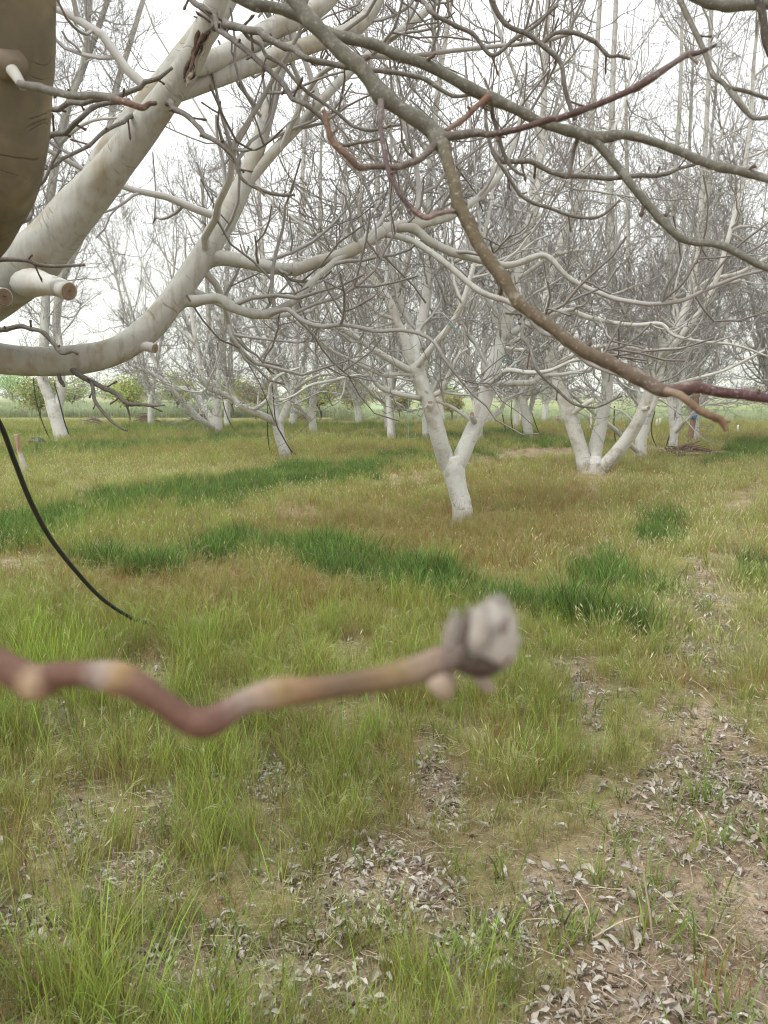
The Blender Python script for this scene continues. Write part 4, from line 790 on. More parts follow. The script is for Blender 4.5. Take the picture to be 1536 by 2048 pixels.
for (a, b_, Y_, ax0, ax1, dv, cc, nf) in ((930, 1266, .2905, 50, 12, (.12, 0, 1), (.13, .10, .085), 60), (908, 1276, .296, 48, 20, (0, 0, 1), (.28, .24, .21), 220), (960, 1262, .288, 44, 22, (.2, 0, 1), (.36, .325, .285), 200), (1010, 1250, .2885, 20, 9, (.2, 0, 1), (.20, .165, .145), 40),
        (1000, 1318, .293, 30, 20, (.8, 0, .5), (.17, .13, .095), 60), (950, 1332, .290, 52, 23, (.95, 0, -.2), (.065, .047, .035), 30), (908, 1318, .29, 34, 18, (.6, 0, .8), (.15, .115, .095), 60)):
    mb, bv = blob(lp(a, b_, Y_), (ax0 * u_, ax1 * u_, .6), dv, cc, int(a), 10, 8, .25); mb.build('bud_scale', BUDM, bud); fur_src.append((bv, lp(a, b_, Y_), nf))
mb, _ = blob(lp(884, 1372, .297), (32 * u_, 28 * u_, .9), (.3, 0, -1), (.36, .285, .22), 8, 12, 10, .15); mb.build('side_bud', BUDM, tw)
mb, _ = blob(lp(970, 1368, .30), (26 * u_, 14 * u_, .9), (.8, 0, -.6), (.36, .30, .26), 9, 10, 8, .2); mb.build('side_bud', BUDM, tw)
fv = []; r = np.random.default_rng(5); fur = MB()
for bv, cn_, nf in fur_src:
    sel = bv[r.integers(0, len(bv), nf)]; nrm = norm(sel - cn_); sel = sel + r.normal(size=sel.shape) * 2 * u_
    m_ = len(sel); L_ = (6 + 13 * r.random(m_)) * u_ * np.where(nrm[:, 2] > 0, 1, .5); d_ = norm(nrm + r.normal(size=sel.shape) * .5 + [0.1, 0, .35])
    Pf = sweep(sel, d_, L_, 3, .2, .1, r); tubes(fur, Pf, taper(np.full(m_, .6 * u_), np.full(m_, .2 * u_), 3), 3, col=(.50, .47, .43), paint=0)
tag(fur.build('fur', BUDM, bud), kind='stuff')

# ------------------------------------------------------------------ hoses, stake, ties, piles
def cable(name, pts, label, cat, group=None, mat=None, sides=8, per=8, col=(.018, .018, .02)):
    q = spline(pts, per); root_ = q[-1, :3].copy()
    mb = MB(); tubes(mb, (q[:, :3] - root_)[None], q[:, 3][None], sides, col=col, paint=0, cap=True)
    o = mb.build(name, mat or RUBBER); o.location = root_; tag(o, label, cat, group); return o
cable('irrigation_hose', px_pts([(-170, 560, 3.0, 5.2), (-110, 680, 3.05, 5.2), (-50, 770, 3.15, 5.2), (0, 848, 3.3, 5.2), (30, 925, 3.5, 5.2), (62, 1005, 3.75, 5.1), (100, 1075, 4.0, 4.9), (150, 1140, 4.3, 4.6), (205, 1198, 4.6, 4.3), (262, 1235, 4.85, 4), (310, 1250, 5.0, 3.8), (350, 1262, 5.05, 3.6)], 0),
      'long black irrigation hose curving down to the grass at left foreground', 'hose')
HG = 'thin black drip hoses hanging in the tree rows'
def hang(rows, base_py, lab):
    Y0 = ground_y(base_py); cable('drip_hose', [(*P(a, b, Y0 + c), w * .68 * Y0 / F) for a, b, c, w in rows], lab, 'hose', HG, sides=6)
hang([(545, 772, -.3, 1.6), (547, 800, -.3, 1.6), (552, 845, -.35, 1.8), (565, 872, -.3, 1.9), (580, 898, -.1, 1.8), (594, 912, 0, 1.6)], 917, 'thin black hose looped round the slim leaning tree and trailing right')
hang([(536, 790, -.8, 1.4), (535, 830, -.8, 1.5), (535, 860, -.8, 1.5), (537, 885, -.7, 1.5), (540, 900, -.6, 1.4)], 912, 'thin black hose hanging straight down left of the slim leaning tree')
hang([(66, 755, -.5, 1.6), (72, 800, -.5, 1.6), (85, 845, -.4, 1.6), (103, 885, -.3, 1.5)], 886, 'thin hose slanting down left of the tall left tree')
hang([(108, 765, -.6, 1.6), (118, 800, -.6, 1.7), (128, 840, -.5, 1.7), (137, 868, -.3, 1.7)], 884, 'thin black hose lying along the trunk of the tall left tree')
hang([(444, 790, -.5, 1.4), (450, 820, -.5, 1.5), (460, 845, -.4, 1.4), (470, 860, -.2, 1.3)], 864, 'thin black hose curving down right of the hollow-trunked tree')
hang([(1003, 820, -.2, 1.5), (1009, 850, -.2, 1.5), (1010, 862, -.2, 1.5), (1006, 875, 0, 1.4)], 877, 'thin hose hanging in a hook left of the small knotted tree')
hang([(1024, 800, 0, 1.4), (1022, 835, 0, 1.4), (1026, 858, 0, 1.4), (1033, 873, 0, 1.3)], 874, 'thin hose curving down just left of the small knotted trunk')
hang([(1062, 820, -.1, 1.4), (1070, 845, -.1, 1.4), (1080, 870, 0, 1.3)], 871, 'thin hose slanting down right of the small knotted trunk')
hang([(1229, 812, -.5, 1.7), (1228, 850, -.5, 1.7), (1231, 885, -.3, 1.6)], 890, 'thin black hose hanging between the triple stems')
hang([(1310, 822, -.3, 1.6), (1303, 850, -.3, 1.6), (1304, 870, -.2, 1.6), (1313, 895, 0, 1.5)], 897, 'thin black hose bending down right of the tree behind the triple stems')
hang([(1356, 800, -.4, 1.6), (1348, 845, -.4, 1.6), (1338, 875, -.4, 1.6), (1330, 898, -.2, 1.5)], 898, 'thin black hose slanting across the short trunk beside the blue bag')
# teal string lines
TEAL = simple_mat('teal_string', (.22, .48, .45), .6, 30, .2, .1)
for rows, lab in (([(815, 775, 0, 1.1), (817, 800, 0, 1.1), (816, 840, 0, 1.1), (817, 888, 0, 1.1)], 'pale teal string hanging straight left of the forked tree'), ([(836, 790, 0, 1), (836, 820, 0, 1), (837, 842, 0, 1)], 'short pale teal string close to the forked trunk')):
    Y0 = ground_y(888); cable('string', [(*P(a, b, Y0 + c), w * .5 * Y0 / F) for a, b, c, w in rows], lab, 'string', 'teal strings in the rows', TEAL, 5)
def tie(px_, py_, Y_, w, ang, lab):
    c_ = P(px_, py_, Y_); a = np.linspace(0, 2 * math.pi, 17); r_ = w * Y_ / F
    ring = np.stack([np.cos(a) * r_, np.sin(a) * r_, np.sin(a * 2) * r_ * .15 + np.cos(a) * r_ * ang], -1)
    tail = np.array([[r_, 0, r_ * ang], [r_ * 1.3, -.01, -r_ * .4], [r_ * 1.25, -.01, -r_ * 1.6]])
    mb = MB(); tubes(mb, np.vstack([ring, tail])[None], np.full((1, 20), .007), 6, col=(.1, .4, .38), paint=0, cap=True)
    o = mb.build('tie', TEAL); o.location = c_; tag(o, lab, 'tie', 'teal ties on the limbs')
g_ = G(925, 1045)[1]
tie(903, 652, g_ - .55, 8, -.6, 'small teal tie round the thin right arm of the forked tree')
tie(1014, 720, g_ + .18, 14, -.3, 'small teal tie round the thick right limb of the forked tree')

# weathered stump post at left
sg = G(50, 955); Ys = sg[1]
po = empty('stump_post', sg, 'cream sapling stump with orange flaking top standing in straw grass at left edge', 'stump')
q = [(*(P(a, b, Ys) - sg), w * Ys / F) for a, b, w in ((53, 960, 7.5), (50, 940, 6.6), (45, 922, 5.6), (41, 908, 4.8), (38, 895, 4.4), (36, 882, 4.8), (33, 868, 5.2))]
q = spline(q, 5); mb = MB(); tubes(mb, q[:, :3][None], q[:, 3][None], 14, col=lerp(np.array([.47, .44, .38]), np.array([.34, .26, .18]), sstep(.45, .6, np.linspace(0, 1, len(q)))[:, None])[None], cap=True, lump=.3, seed=2); mb.build('post', BARK, po)
mb = MB()
for off, y0_, y1_, w_ in ((-1.5, 905, 886, 1.6), (.8, 899, 878, 1.9), (2.4, 908, 890, 1.2), (-.3, 884, 872, 2.2)):
    q = spline([(*(P(lerp(40, 34.5, (910 - b) / 38) + off + .5 * math.sin(b), b, Ys - .045) - sg), max(w_ * .75 * e_, .3) * Ys / F) for b, e_ in ((y0_, .3), (lerp(y0_, y1_, .4), 1), (lerp(y0_, y1_, .7), .8), (y1_, .2))], 4)
    tubes(mb, q[:, :3][None], q[:, 3][None], 7, col=(.30, .18, .10), paint=0, cap=True, lump=.8)
mb.build('bare_patch', WOOD_A, po)
# dark plastic sheet lying in the grass at left
dg = G(74, 895); mb = MB(); a, b_ = np.meshgrid(np.linspace(-1, 1, 24), np.linspace(-1, 1, 10))
z_ = .20 * np.clip(1 - a ** 2, 0, 1) ** .5 * (1 - .6 * b_ ** 2) * (.6 + .8 * fbm(a * 3 + 9, b_ * 3 + 9, 4)) + .12
mb.verts(np.stack([a * .24 * (1 + 0 * b_), b_ * .15, z_], -1), (.03, .035, .035)); nn = 24
ii = (np.arange(9)[:, None] * nn + np.arange(nn - 1)[None]).ravel(); mb.quads(np.stack([ii, ii + 1, ii + nn + 1, ii + nn], -1))
o = mb.build('plastic_sheet', simple_mat('dark_plastic', (.025, .03, .032), .4, 20, .3, .3, .5)); o.location = dg; tag(o, 'crumpled dark plastic sheet lying in green grass near the tall left tree', 'plastic sheet')
# brown stake and blue bag
bg_ = G(1386, 889); Yb = bg_[1]
q = spline([(*(P(a, b, Yb - .3) - bg_), w * Yb / F) for a, b, w in ((1379, 892, 5.5), (1383, 860, 5.5), (1388, 830, 5.2), (1393, 800, 5), (1396, 780, 4.6))], 4)
mb = MB(); tubes(mb, q[:, :3][None], q[:, 3][None], 10, col=(.24, .16, .10), paint=0, cap=True, lump=.12); o = mb.build('stake', WOOD_A); o.location = bg_
tag(o, 'brown wooden stake leaning against the whitewashed tree under the blue bag', 'stake')
bl = P(1389, 830, Yb - .42); mb, _ = blob((0, 0, 0), (.12, .10, .8), (.15, 0, 1), (.02, .22, .52), 12, 14, 10, .7)
o = mb.build('bag', simple_mat('blue_plastic', (.02, .24, .55), .4, 25, .4, .6, .5)); o.location = bl; tag(o, 'small crumpled blue plastic bag tied at the top of the brown stake', 'bag')
# brush piles
def pile(px_, py_, wpx, hpx, lab, seed, colr):
    g0 = G(px_, py_); r = np.random.default_rng(seed); w = wpx * g0[1] / F; h = 2.0 * hpx * g0[1] / F; m_ = 220
    s = np.stack([r.normal(size=m_) * w * .4, r.normal(size=m_) * w * .25, np.abs(r.normal(size=m_)) * h * .35], -1)
    s[:, 2] *= np.exp(-(s[:, 0] / w) ** 2)
    a = r.normal(size=m_) * .5 + np.where(r.random(m_) < .5, 0, math.pi); d = np.stack([np.cos(a), np.sin(a) * .6, r.normal(size=m_) * .16], -1)
    L_ = w * (.4 + .7 * r.random(m_)); Pp = sweep(s - d * L_[:, None] / 2, norm(d), L_, 6, .08, 0.0, r); Pp[..., 2] = np.maximum(Pp[..., 2], .02) + .10 * np.exp(-(Pp[..., 0] / w) ** 2 * 2)
    mb = MB(); rr_ = .008 + .018 * r.random(m_) ** 2; cc = np.array(colr) * (.6 + .8 * r.random((m_, 1, 1)))
    tubes(mb, Pp, taper(rr_, rr_ * .5, 6), 4, col=np.broadcast_to(cc, (m_, 6, 3)), paint=0)
    o = mb.build('brush_pile', TWIG); o.location = g0; tag(o, lab, 'brush pile', 'heaps of pruned branches')
pile(187, 856, 30, 9, 'flat heap of pruned grey branches just right of the tall left tree', 1, (.19, .15, .12))
pile(292, 852, 30, 12, 'small reddish heap of pruned twigs below the round leafy tree', 2, (.17, .11, .09))
pile(400, 850, 32, 14, 'heap of pruned brown branches behind the low arms of the hollow-trunked tree', 3, (.18, .12, .10))
pile(612, 846, 26, 8, 'low heap of pruned twigs by the straight pale tree', 4, (.18, .12, .10))
pile(1375, 910, 55, 4, 'scatter of broken dark twigs on bare soil before the short trunk', 5, (.17, .11, .08))
# white marker stakes far right
MARK = simple_mat('painted_stake', (.66, .64, .58), .8, 30, .2)
for px_, py_, hp, lab in ((1181, 860, 34, 'white sapling stake just left of the triple-stemmed tree'), (1039, 846, 22, 'white sapling stake seen left of the small knotted tree'), (1313, 851, 12, 'left one of two short white stakes in the far field'), (1319, 851, 14, 'right one of two short white stakes in the far field'), (1475, 864, 14, 'lone pale stake in the far right field'), (985, 848, 22, 'white sapling stake right of the forked tree limb'), (914, 842, 12, 'tiny white stake seen through the fork')):
    g0 = G(px_, py_); s_ = g0[1] / F; mb = MB()
    z = np.linspace(-.05, hp * s_, 5); tubes(mb, np.stack([np.sin(z) * .03, z * 0, z], -1)[None], np.linspace(2.3, 1.9, 5)[None] * s_, 8, col=(.66, .64, .58), paint=0, cap=True)
    o = mb.build('marker_stake', MARK); o.location = g0; tag(o, lab, 'stake', 'white stakes beyond the rows')
# loose dry stalks lying / standing in the foreground
STR = simple_mat('dry_stalk', (.48, .40, .28), .8, 40, .3)
def stalk(pts, lab):
    q = spline(pts, 6); r0 = q[0, :3].copy(); mb = MB(); tubes(mb, (q[:, :3] - r0)[None], q[:, 3][None], 6, col=(.48, .40, .28), paint=0, cap=True, lump=.1)
    o = mb.build('dry_stalk', STR); o.location = r0; tag(o, lab, 'stalk', 'bleached dry stalks on the orchard floor')
def gz(px_, py_, dz): g0 = G(px_, py_); return (g0[0], g0[1], float(height_full(g0[0], g0[1])) + dz)
def st2(a, b_, dz0, dz1, w, lab):
    p0, p1 = np.array(gz(*a, dz0)), np.array(gz(*b_, dz1)); mid = (p0 + p1) / 2 + [.01, 0, .015]
    stalk([(*p0, w * .6), (*mid, w * .55), (*p1, w * .35)], lab)
Yk = G(1308, 1890)[1]; stalk([(*P(1307, 1893, Yk), .003), (*P(1300, 1830, Yk - .02), .003), (*P(1293, 1785, Yk - .03), .0028), (*P(1284, 1724, Yk - .05), .0022)], 'bleached dry stalk standing upright on bare soil at lower right')
st2((1310, 1810), (1408, 1930), .03, .03, .003, 'thin pale stalk lying diagonally right of the upright stalk')
st2((1150, 1835), (1186, 1890), .08, .02, .003, 'pale bent stalk leaning at left of the bare soil patch')
st2((1186, 1888), (1280, 1868), .03, .05, .004, 'flat pale straw lying left of the upright stalk base')
st2((1386, 1702), (1412, 1720), .14, .03, .0035, 'curved pale stem arching over upper part of the bare soil')
st2((1108, 1030), (1148, 985), .03, .12, .006, 'bent pale stick lying in grass between the forked and triple-stemmed trees')
st2((1395, 1890), (1450, 1920), .03, .03, .004, 'short pale straw at right among the grey leaves')

# ------------------------------------------------------------------ small leafy trees at the field edge
def leafy(px_, py_, hpx, wpx, lab, seed, lc):
    g0 = G(px_, py_); r = np.random.default_rng(seed); s_ = g0[1] / F; h, w = hpx * s_, wpx * s_
    o = empty('leafy_tree', (g0[0], g0[1], 0), lab, 'tree', 'young leafy trees along the field edge')
    mb = MB(); th = h * .3
    base = np.array([[0, 0, -.1], [r.normal() * .05, 0, th * .5], [r.normal() * .1, 0, th]]); tubes(mb, base[None], np.array([[.09, .075, .065]]) * h / 3.2, 8, col=(.10, .085, .065), paint=0)
    mb.build('trunk', TWIG, o)
    lb = MB(); m_ = 9; a = r.random(m_) * 6.28; d = np.stack([np.cos(a) * .7, np.sin(a) * .7, .6 + .8 * r.random(m_)], -1)
    Pl = sweep(np.repeat(base[-1:], m_, 0) - [0, 0, .05], norm(d), h * (.45 + .35 * r.random(m_)), 8, .12, .1, r); tubes(lb, Pl, taper(np.full(m_, .04 * h / 3), np.full(m_, .01), 8), 5, col=(.11, .09, .07), paint=0)
    s2, d2, _, _ = spawn(Pl, np.full((m_, 8), .02), np.full(m_, 9), .2, 1, 30, 70, r); P2 = sweep(s2, d2, h * (.10 + .2 * r.random(len(s2))), 5, .15, .1, r)
    tubes(lb, P2, taper(np.full(len(s2), .012), np.full(len(s2), .004), 5), 3, col=(.13, .11, .08), paint=0)
    lb.build('limbs', TWIG, o)
    cb = MB(); allp = np.concatenate([P2[:, 1:].reshape(-1, 3), Pl[:, 4:].reshape(-1, 3)]); nl = 3400
    c_ = allp[r.integers(0, len(allp), nl)] + r.normal(size=(nl, 3)) * np.array([w * .12, w * .12, h * .07]) ; c_[:, 0] *= 1.0
    u = norm(r.normal(size=(nl, 3))); v_ = norm(np.cross(u, r.normal(size=(nl, 3)))); sz = (.035 + .05 * r.random((nl, 1))) * (h / 3.2) ** .5 * 1.4
    vv = np.stack([c_ - u * sz, c_ + v_ * sz * .5, c_ + u * sz, c_ - v_ * sz * .5], 1)
    cc = np.array(lc) * (.6 + .8 * r.random((nl, 1))) * (1 + .25 * r.normal(size=(nl, 1)) * np.array([1, .2, .5])); cc = np.clip(cc, .01, .6)
    b0 = cb.verts(vv, np.repeat(cc, 4, 0)); cb.quads(b0 + np.arange(nl * 4).reshape(-1, 4))
    tag(cb.build('crown', FOLIAGE, o), kind='stuff')
YG, MG, OG = (.44, .50, .17), (.30, .42, .17), (.48, .44, .22)
for k, a in enumerate(((28, 812, 78, 90, 'dense green leafy tree at far left edge behind the tall left tree', MG), (82, 846, 95, 95, 'leafy tree with thin dark trunk directly left of the tall left tree', YG), (260, 846, 100, 100, 'round yellow-green leafy tree above the reddish brush pile', YG), (354, 834, 82, 70, 'thin leafy tree with dark stem behind the hollow-trunked tree arms', YG), (466, 836, 86, 70, 'leafy tree just right of the hollow-trunked walnut tree', YG), (512, 838, 80, 60, 'sparse leafy tree behind the slim leaning walnut tree', OG), (640, 840, 90, 80, 'leafy tree with dark trunk right behind the straight pale walnut tree', YG), (712, 840, 85, 78, 'orange-tinged leafy tree with forked dark stem between the pale trunks', OG), (150, 826, 66, 80, 'small leafy tree right of the tall left tree', YG), (800, 838, 50, 40, 'little leafy shrub right of the knot-holed walnut trunk', OG), (870, 838, 75, 60, 'olive leafy tree seen through the forked tree', MG), (905, 842, 60, 50, 'small brown-stemmed tree seen in the fork of the middle walnut', OG), (-90, 830, 90, 110, 'leafy tree just outside the left edge', YG))):
    leafy(*a[:5], 400 + k, a[5])

# far hedges and treeline: one far-off mass
r = np.random.default_rng(9); tl = MB(); tl2 = MB()
for k in range(130):
    yy = 240 + 380 * r.random() ** 1.2; xx = (r.random() * 1.7 - .85) * yy
    hh = 1.6 + 3.0 * r.random() + (2.0 if xx > .1 * yy else 0); ww = 3 + 5 * r.random(); nf = 150
    d = norm(r.normal(size=(nf, 3))) * (r.random((nf, 1)) ** .4); c_ = np.array([xx, yy, hh * .5]) + d * [ww, ww * .6, hh * .55]
    c_[:, 2] = np.maximum(c_[:, 2], .1); u = norm(r.normal(size=(nf, 3))); v_ = norm(np.cross(u, r.normal(size=(nf, 3)))); sz = .25 + .5 * r.random((nf, 1))
    vv = np.stack([c_ - u * sz, c_ + v_ * sz * .6, c_ + u * sz, c_ - v_ * sz * .6], 1)
    base_c = np.array([(.26, .24, .21), (.24, .26, .17), (.28, .245, .21), (.22, .25, .18)][k % 4])
    b0 = tl.verts(vv, np.repeat(base_c * (.6 + .8 * r.random((nf, 1))), 4, 0)); tl.quads(b0 + np.arange(nf * 4).reshape(-1, 4))
tag(tl.build('treeline', FOLIAGE), kind='stuff', label='far hazy line of hedges and bare trees along the horizon')
# far houses at right
for k, (px_, py_, w, h, lab) in enumerate(((1496, 823, 9, 3.6, 'tiny pale farmhouse on the horizon at the far right'), (1522, 821, 7, 4.2, 'second tiny pale farmhouse on the horizon beside the right edge'))):
    yy = 380.; x0 = (px_ - CX) / F * yy; ho = empty('farmhouse', (x0, yy, 0), lab, 'house')
    mb = MB(); b0 = mb.verts([(sx * w / 2, sy * 3, z) for z in (-.3, h) for sx, sy in ((-1, -1), (1, -1), (1, 1), (-1, 1))], (.6, .58, .55))
    mb.quads([[0, 1, 5, 4], [1, 2, 6, 5], [2, 3, 7, 6], [3, 0, 4, 7]]); mb.build('wall', MARK, ho)
    mb = MB(); mb.verts([(-w / 2 - .4, -3.4, h), (w / 2 + .4, -3.4, h), (w / 2 + .4, 3.4, h), (-w / 2 - .4, 3.4, h), (-w / 2 - .4, 0, h + 1.8), (w / 2 + .4, 0, h + 1.8)], (.3, .2, .17))
    mb.quads([[0, 1, 5, 4], [2, 3, 4, 5]]); mb.tris([[0, 4, 3], [1, 2, 5]]); mb.build('roof', TWIG, ho)
    for wx in (-.25, .25):
        mb = MB(); mb.verts([(w * wx - .5, -3.02, 1), (w * wx + .5, -3.02, 1), (w * wx + .5, -3.02, 2.2), (w * wx - .5, -3.02, 2.2)], (.05, .06, .07)); mb.quads([[0, 1, 2, 3]]); mb.build('window', RUBBER, ho)

# ------------------------------------------------------------------ grass, straw and dead leaves
def tuft(seed, nb, h, hv, rad, w, lean, curl, tip, base, colv=.25, heads=0.0, headc=(.42, .34, .18), stiff=1.0, seeds=0.0):
    r = np.random.default_rng(seed); mb = MB(); n = 5
    a = r.random(nb) * 6.283; q = r.random(nb) ** .6 * rad; s = np.stack([np.cos(a) * q, np.sin(a) * q, np.full(nb, -.015)], -1)
    az = a + r.normal(size=nb) * .9; ln = np.abs(r.normal(size=nb)) * lean + .04; L = h * np.clip(1 + hv * r.normal(size=nb), .35, 1.7)
    f = np.linspace(0, 1, n)
    ang = ln[:, None] + curl * (.4 + 1.2 * r.random(nb))[:, None] * f[None] ** 1.5     # angle from vertical along the blade
    st = np.stack([np.sin(ang) * np.cos(az)[:, None], np.sin(ang) * np.sin(az)[:, None], np.cos(ang)], -1) * (L / (n - 1))[:, None, None]
    c_ = s[:, None] + np.concatenate([np.zeros((nb, 1, 3)), np.cumsum(st[:, :-1], 1)], 1)
    face = az + math.pi / 2 + r.normal(size=nb) * .7; wv = np.stack([np.cos(face), np.sin(face), np.zeros(nb)], -1)
    ww = w * (.6 + .8 * r.random(nb))[:, None] * np.array([.8, 1, .85, .55, .08])[None]
    v = np.stack([c_ - wv[:, None] * ww[..., None] / 2, c_ + wv[:, None] * ww[..., None] / 2], 2)
    k = np.clip((f - .12) * 1.45, 0, 1)[None, :, None]
    tc_ = np.array(tip)[None] * (1 + colv * r.normal(size=(nb, 1))) * (1 + colv * .5 * r.normal(size=(nb, 3))); bc = np.array(base)[None] * (1 + colv * r.normal(size=(nb, 1)))
    c4 = np.clip(bc[:, None] * (1 - k) + tc_[:, None] * k, .008, .8)
    b0 = mb.verts(v, np.repeat(c4[:, :, None], 2, 2).reshape(-1, 3))
    i, j = np.meshgrid(np.arange(nb), np.arange(n - 1), indexing='ij'); o_ = b0 + (i * n + j) * 2
    mb.quads(np.stack([o_, o_ + 1, o_ + 3, o_ + 2], -1))
    sel = np.where(r.random(nb) < heads)[0]
    for b_ in sel:                       # drooping wispy brome heads
        na = 9; d0 = norm(c_[b_, -1] - c_[b_, -2]); s_ = c_[b_, -1] - d0 * np.linspace(0, .05, na)[:, None]
        d = norm(d0 + r.normal(size=(na, 3)) * .28 + np.array([np.cos(az[b_]) * .5, np.sin(az[b_]) * .5, -.35])); Ls = .03 + .045 * r.random((na, 1))
        e = s_ + d * Ls + np.array([0, 0, -.3]) * Ls ** 1.0 * .3; wd = norm(np.cross(d, r.normal(size=(na, 3)))) * .0007
        cc = np.array(headc) * (.7 + .6 * r.random((na, 1)))
        b1 = mb.verts(np.stack([s_ - wd, s_ + wd, (s_ + e) / 2 + wd * 1.3, e], 1), np.repeat(cc, 4, 0)); mb.quads(b1 + np.arange(na * 4).reshape(-1, 4))
    sel = np.where(r.random(nb) < seeds)[0]
    for b_ in sel:                       # small upright spikelets
        d0 = norm(c_[b_, -1] - c_[b_, -2]); s_ = c_[b_, -1]; e = s_ + d0 * (.022 + .02 * r.random()); u = norm(np.cross(d0, r.normal(size=3))) * .003
        b1 = mb.verts([s_ - u * .4, s_ + u * .4, (s_ + e) / 2 + u, (s_ + e) / 2 - u, e], np.array(headc) * (.8 + .5 * r.random())); mb.quads([[b1, b1 + 1, b1 + 2, b1 + 3]]); mb.tris([[b1 + 3, b1 + 2, b1 + 4]])
    return mb.mesh('blades', GRASS)
def dead_leaf(seed):
    r = np.random.default_rng(seed); nu, nv = 7, 5; L = .05 + .035 * r.random(); Wd = L * (.32 + .15 * r.random())
    u, v = np.meshgrid(np.linspace(0, 1, nu), np.linspace(-1, 1, nv), indexing='ij'); wid = np.sin(np.clip(u * 1.02 + .02, 0, 1) * math.pi) ** .7 * Wd / 2
    cu, fo = r.normal() * 1.6, .25 + r.random() * 1.0
    x = (u - .5) * L; y = wid * v; z = np.abs(v) ** 1.4 * wid * fo + np.sin(u * 3 + cu) * L * (.04 + .13 * r.random()) + (fbm(u * 5 + 3, v * 3 + 3, seed) - .5) * L * .5 + .008
    y = y * (1 - .3 * fo * np.abs(v)) + np.sin(u * 4 + cu) * L * .08
    mb = MB(); c_ = np.array([(.52, .485, .43), (.42, .375, .32), (.50, .47, .42), (.30, .24, .18), (.43, .38, .32), (.50, .475, .43), (.24, .19, .15)][seed % 7]) * (.85 + .3 * fbm(u * 4, v * 4, seed + 9))[..., None]
    b0 = mb.verts(np.stack([x, y, z], -1), c_.reshape(-1, 3)); i, j = np.meshgrid(np.arange(nu - 1), np.arange(nv - 1), indexing='ij'); o_ = b0 + i * nv + j
    mb.quads(np.stack([o_, o_ + 1, o_ + nv + 1, o_ + nv], -1)); return mb.mesh('leaf', LITTER)
def straw_bits(seed):
    r = np.random.default_rng(seed); m_ = 12; s = np.stack([r.normal(size=m_) * .05, r.normal(size=m_) * .05, .004 + .02 * r.random(m_)], -1)
    a = r.random(m_) * 6.28; d = np.stack([np.cos(a), np.sin(a), r.normal(size=m_) * .15], -1); mb = MB()
    Pn = sweep(s, norm(d), .012 + .06 * r.random(m_) ** 1.5, 4, .12, 0.0, r); cc = np.array([.44, .375, .27]) * (.6 + .7 * r.random((m_, 1, 1)))
    tubes(mb, Pn, taper(np.full(m_, .0012), np.full(m_, .0008), 4), 3, col=np.broadcast_to(cc, (m_, 4, 3)), paint=0); return mb.mesh('straw', LITTER)
def clod(seed):
    r = np.random.default_rng(seed); mb, v = blob((0, 0, 0), (.012 + .01 * r.random(), .018, .8), (0, 0, 1), np.array([.31, .235, .165]) * (.85 + .3 * r.random()), seed, 8, 6, .6); return mb.mesh('clod', TWIG)

def scatter(name, label, protos, xyz, rot, scl, idx):
    me = bpy.data.meshes.new(name); me.vertices.add(len(xyz)); me.vertices.foreach_set('co', np.asarray(xyz, np.float32).ravel())
    me.attributes.new('rot', 'FLOAT_VECTOR', 'POINT').data.foreach_set('vector', np.asarray(rot, np.float32).ravel())
    me.attributes.new('scl', 'FLOAT', 'POINT').data.foreach_set('value', np.asarray(scl, np.float32))
    me.attributes.new('idx', 'INT', 'POINT').data.foreach_set('value', np.asarray(idx, np.int32))
    o = bpy.data.objects.new(name, me); COL.objects.link(o); tag(o, label=label, kind='stuff')
    me.materials.append(protos[0].materials[0])
    g = bpy.data.node_groups.new(name + '_nodes', 'GeometryNodeTree')
    g.interface.new_socket('Geometry', in_out='INPUT', socket_type='NodeSocketGeometry'); g.interface.new_socket('Geometry', in_out='OUTPUT', socket_type='NodeSocketGeometry')
    gi, go = g.nodes.new('NodeGroupInput'), g.nodes.new('NodeGroupOutput')
    jn = g.nodes.new('GeometryNodeJoinGeometry'); ip = g.nodes.new('GeometryNodeInstanceOnPoints')
    for p in protos[::-1]:
        po_ = bpy.data.objects.new(name + '_source', p)
        oi = g.nodes.new('GeometryNodeObjectInfo'); oi.inputs['Object'].default_value = po_; oi.inputs['As Instance'].default_value = False
        gt = g.nodes.new('GeometryNodeGeometryToInstance'); g.links.new(oi.outputs['Geometry'], gt.inputs[0]); g.links.new(gt.outputs[0], jn.inputs[0])
    def na(nm, dt):
        x = g.nodes.new('GeometryNodeInputNamedAttribute'); x.data_type = dt; x.inputs['Name'].default_value = nm; return x.outputs[0]
    g.links.new(gi.outputs[0], ip.inputs['Points']); g.links.new(jn.outputs[0], ip.inputs['Instance'])
    ip.inputs['Pick Instance'].default_value = True; g.links.new(na('idx', 'INT'), ip.inputs['Instance Index'])
    er = g.nodes.new('FunctionNodeEulerToRotation'); g.links.new(na('rot', 'FLOAT_VECTOR'), er.inputs[0]); g.links.new(er.outputs[0], ip.inputs['Rotation'])
    g.links.new(na('scl', 'FLOAT'), ip.inputs['Scale']); g.links.new(ip.outputs[0], go.inputs[0])
    md = o.modifiers.new('scatter', 'NODES'); md.node_group = g
    return o

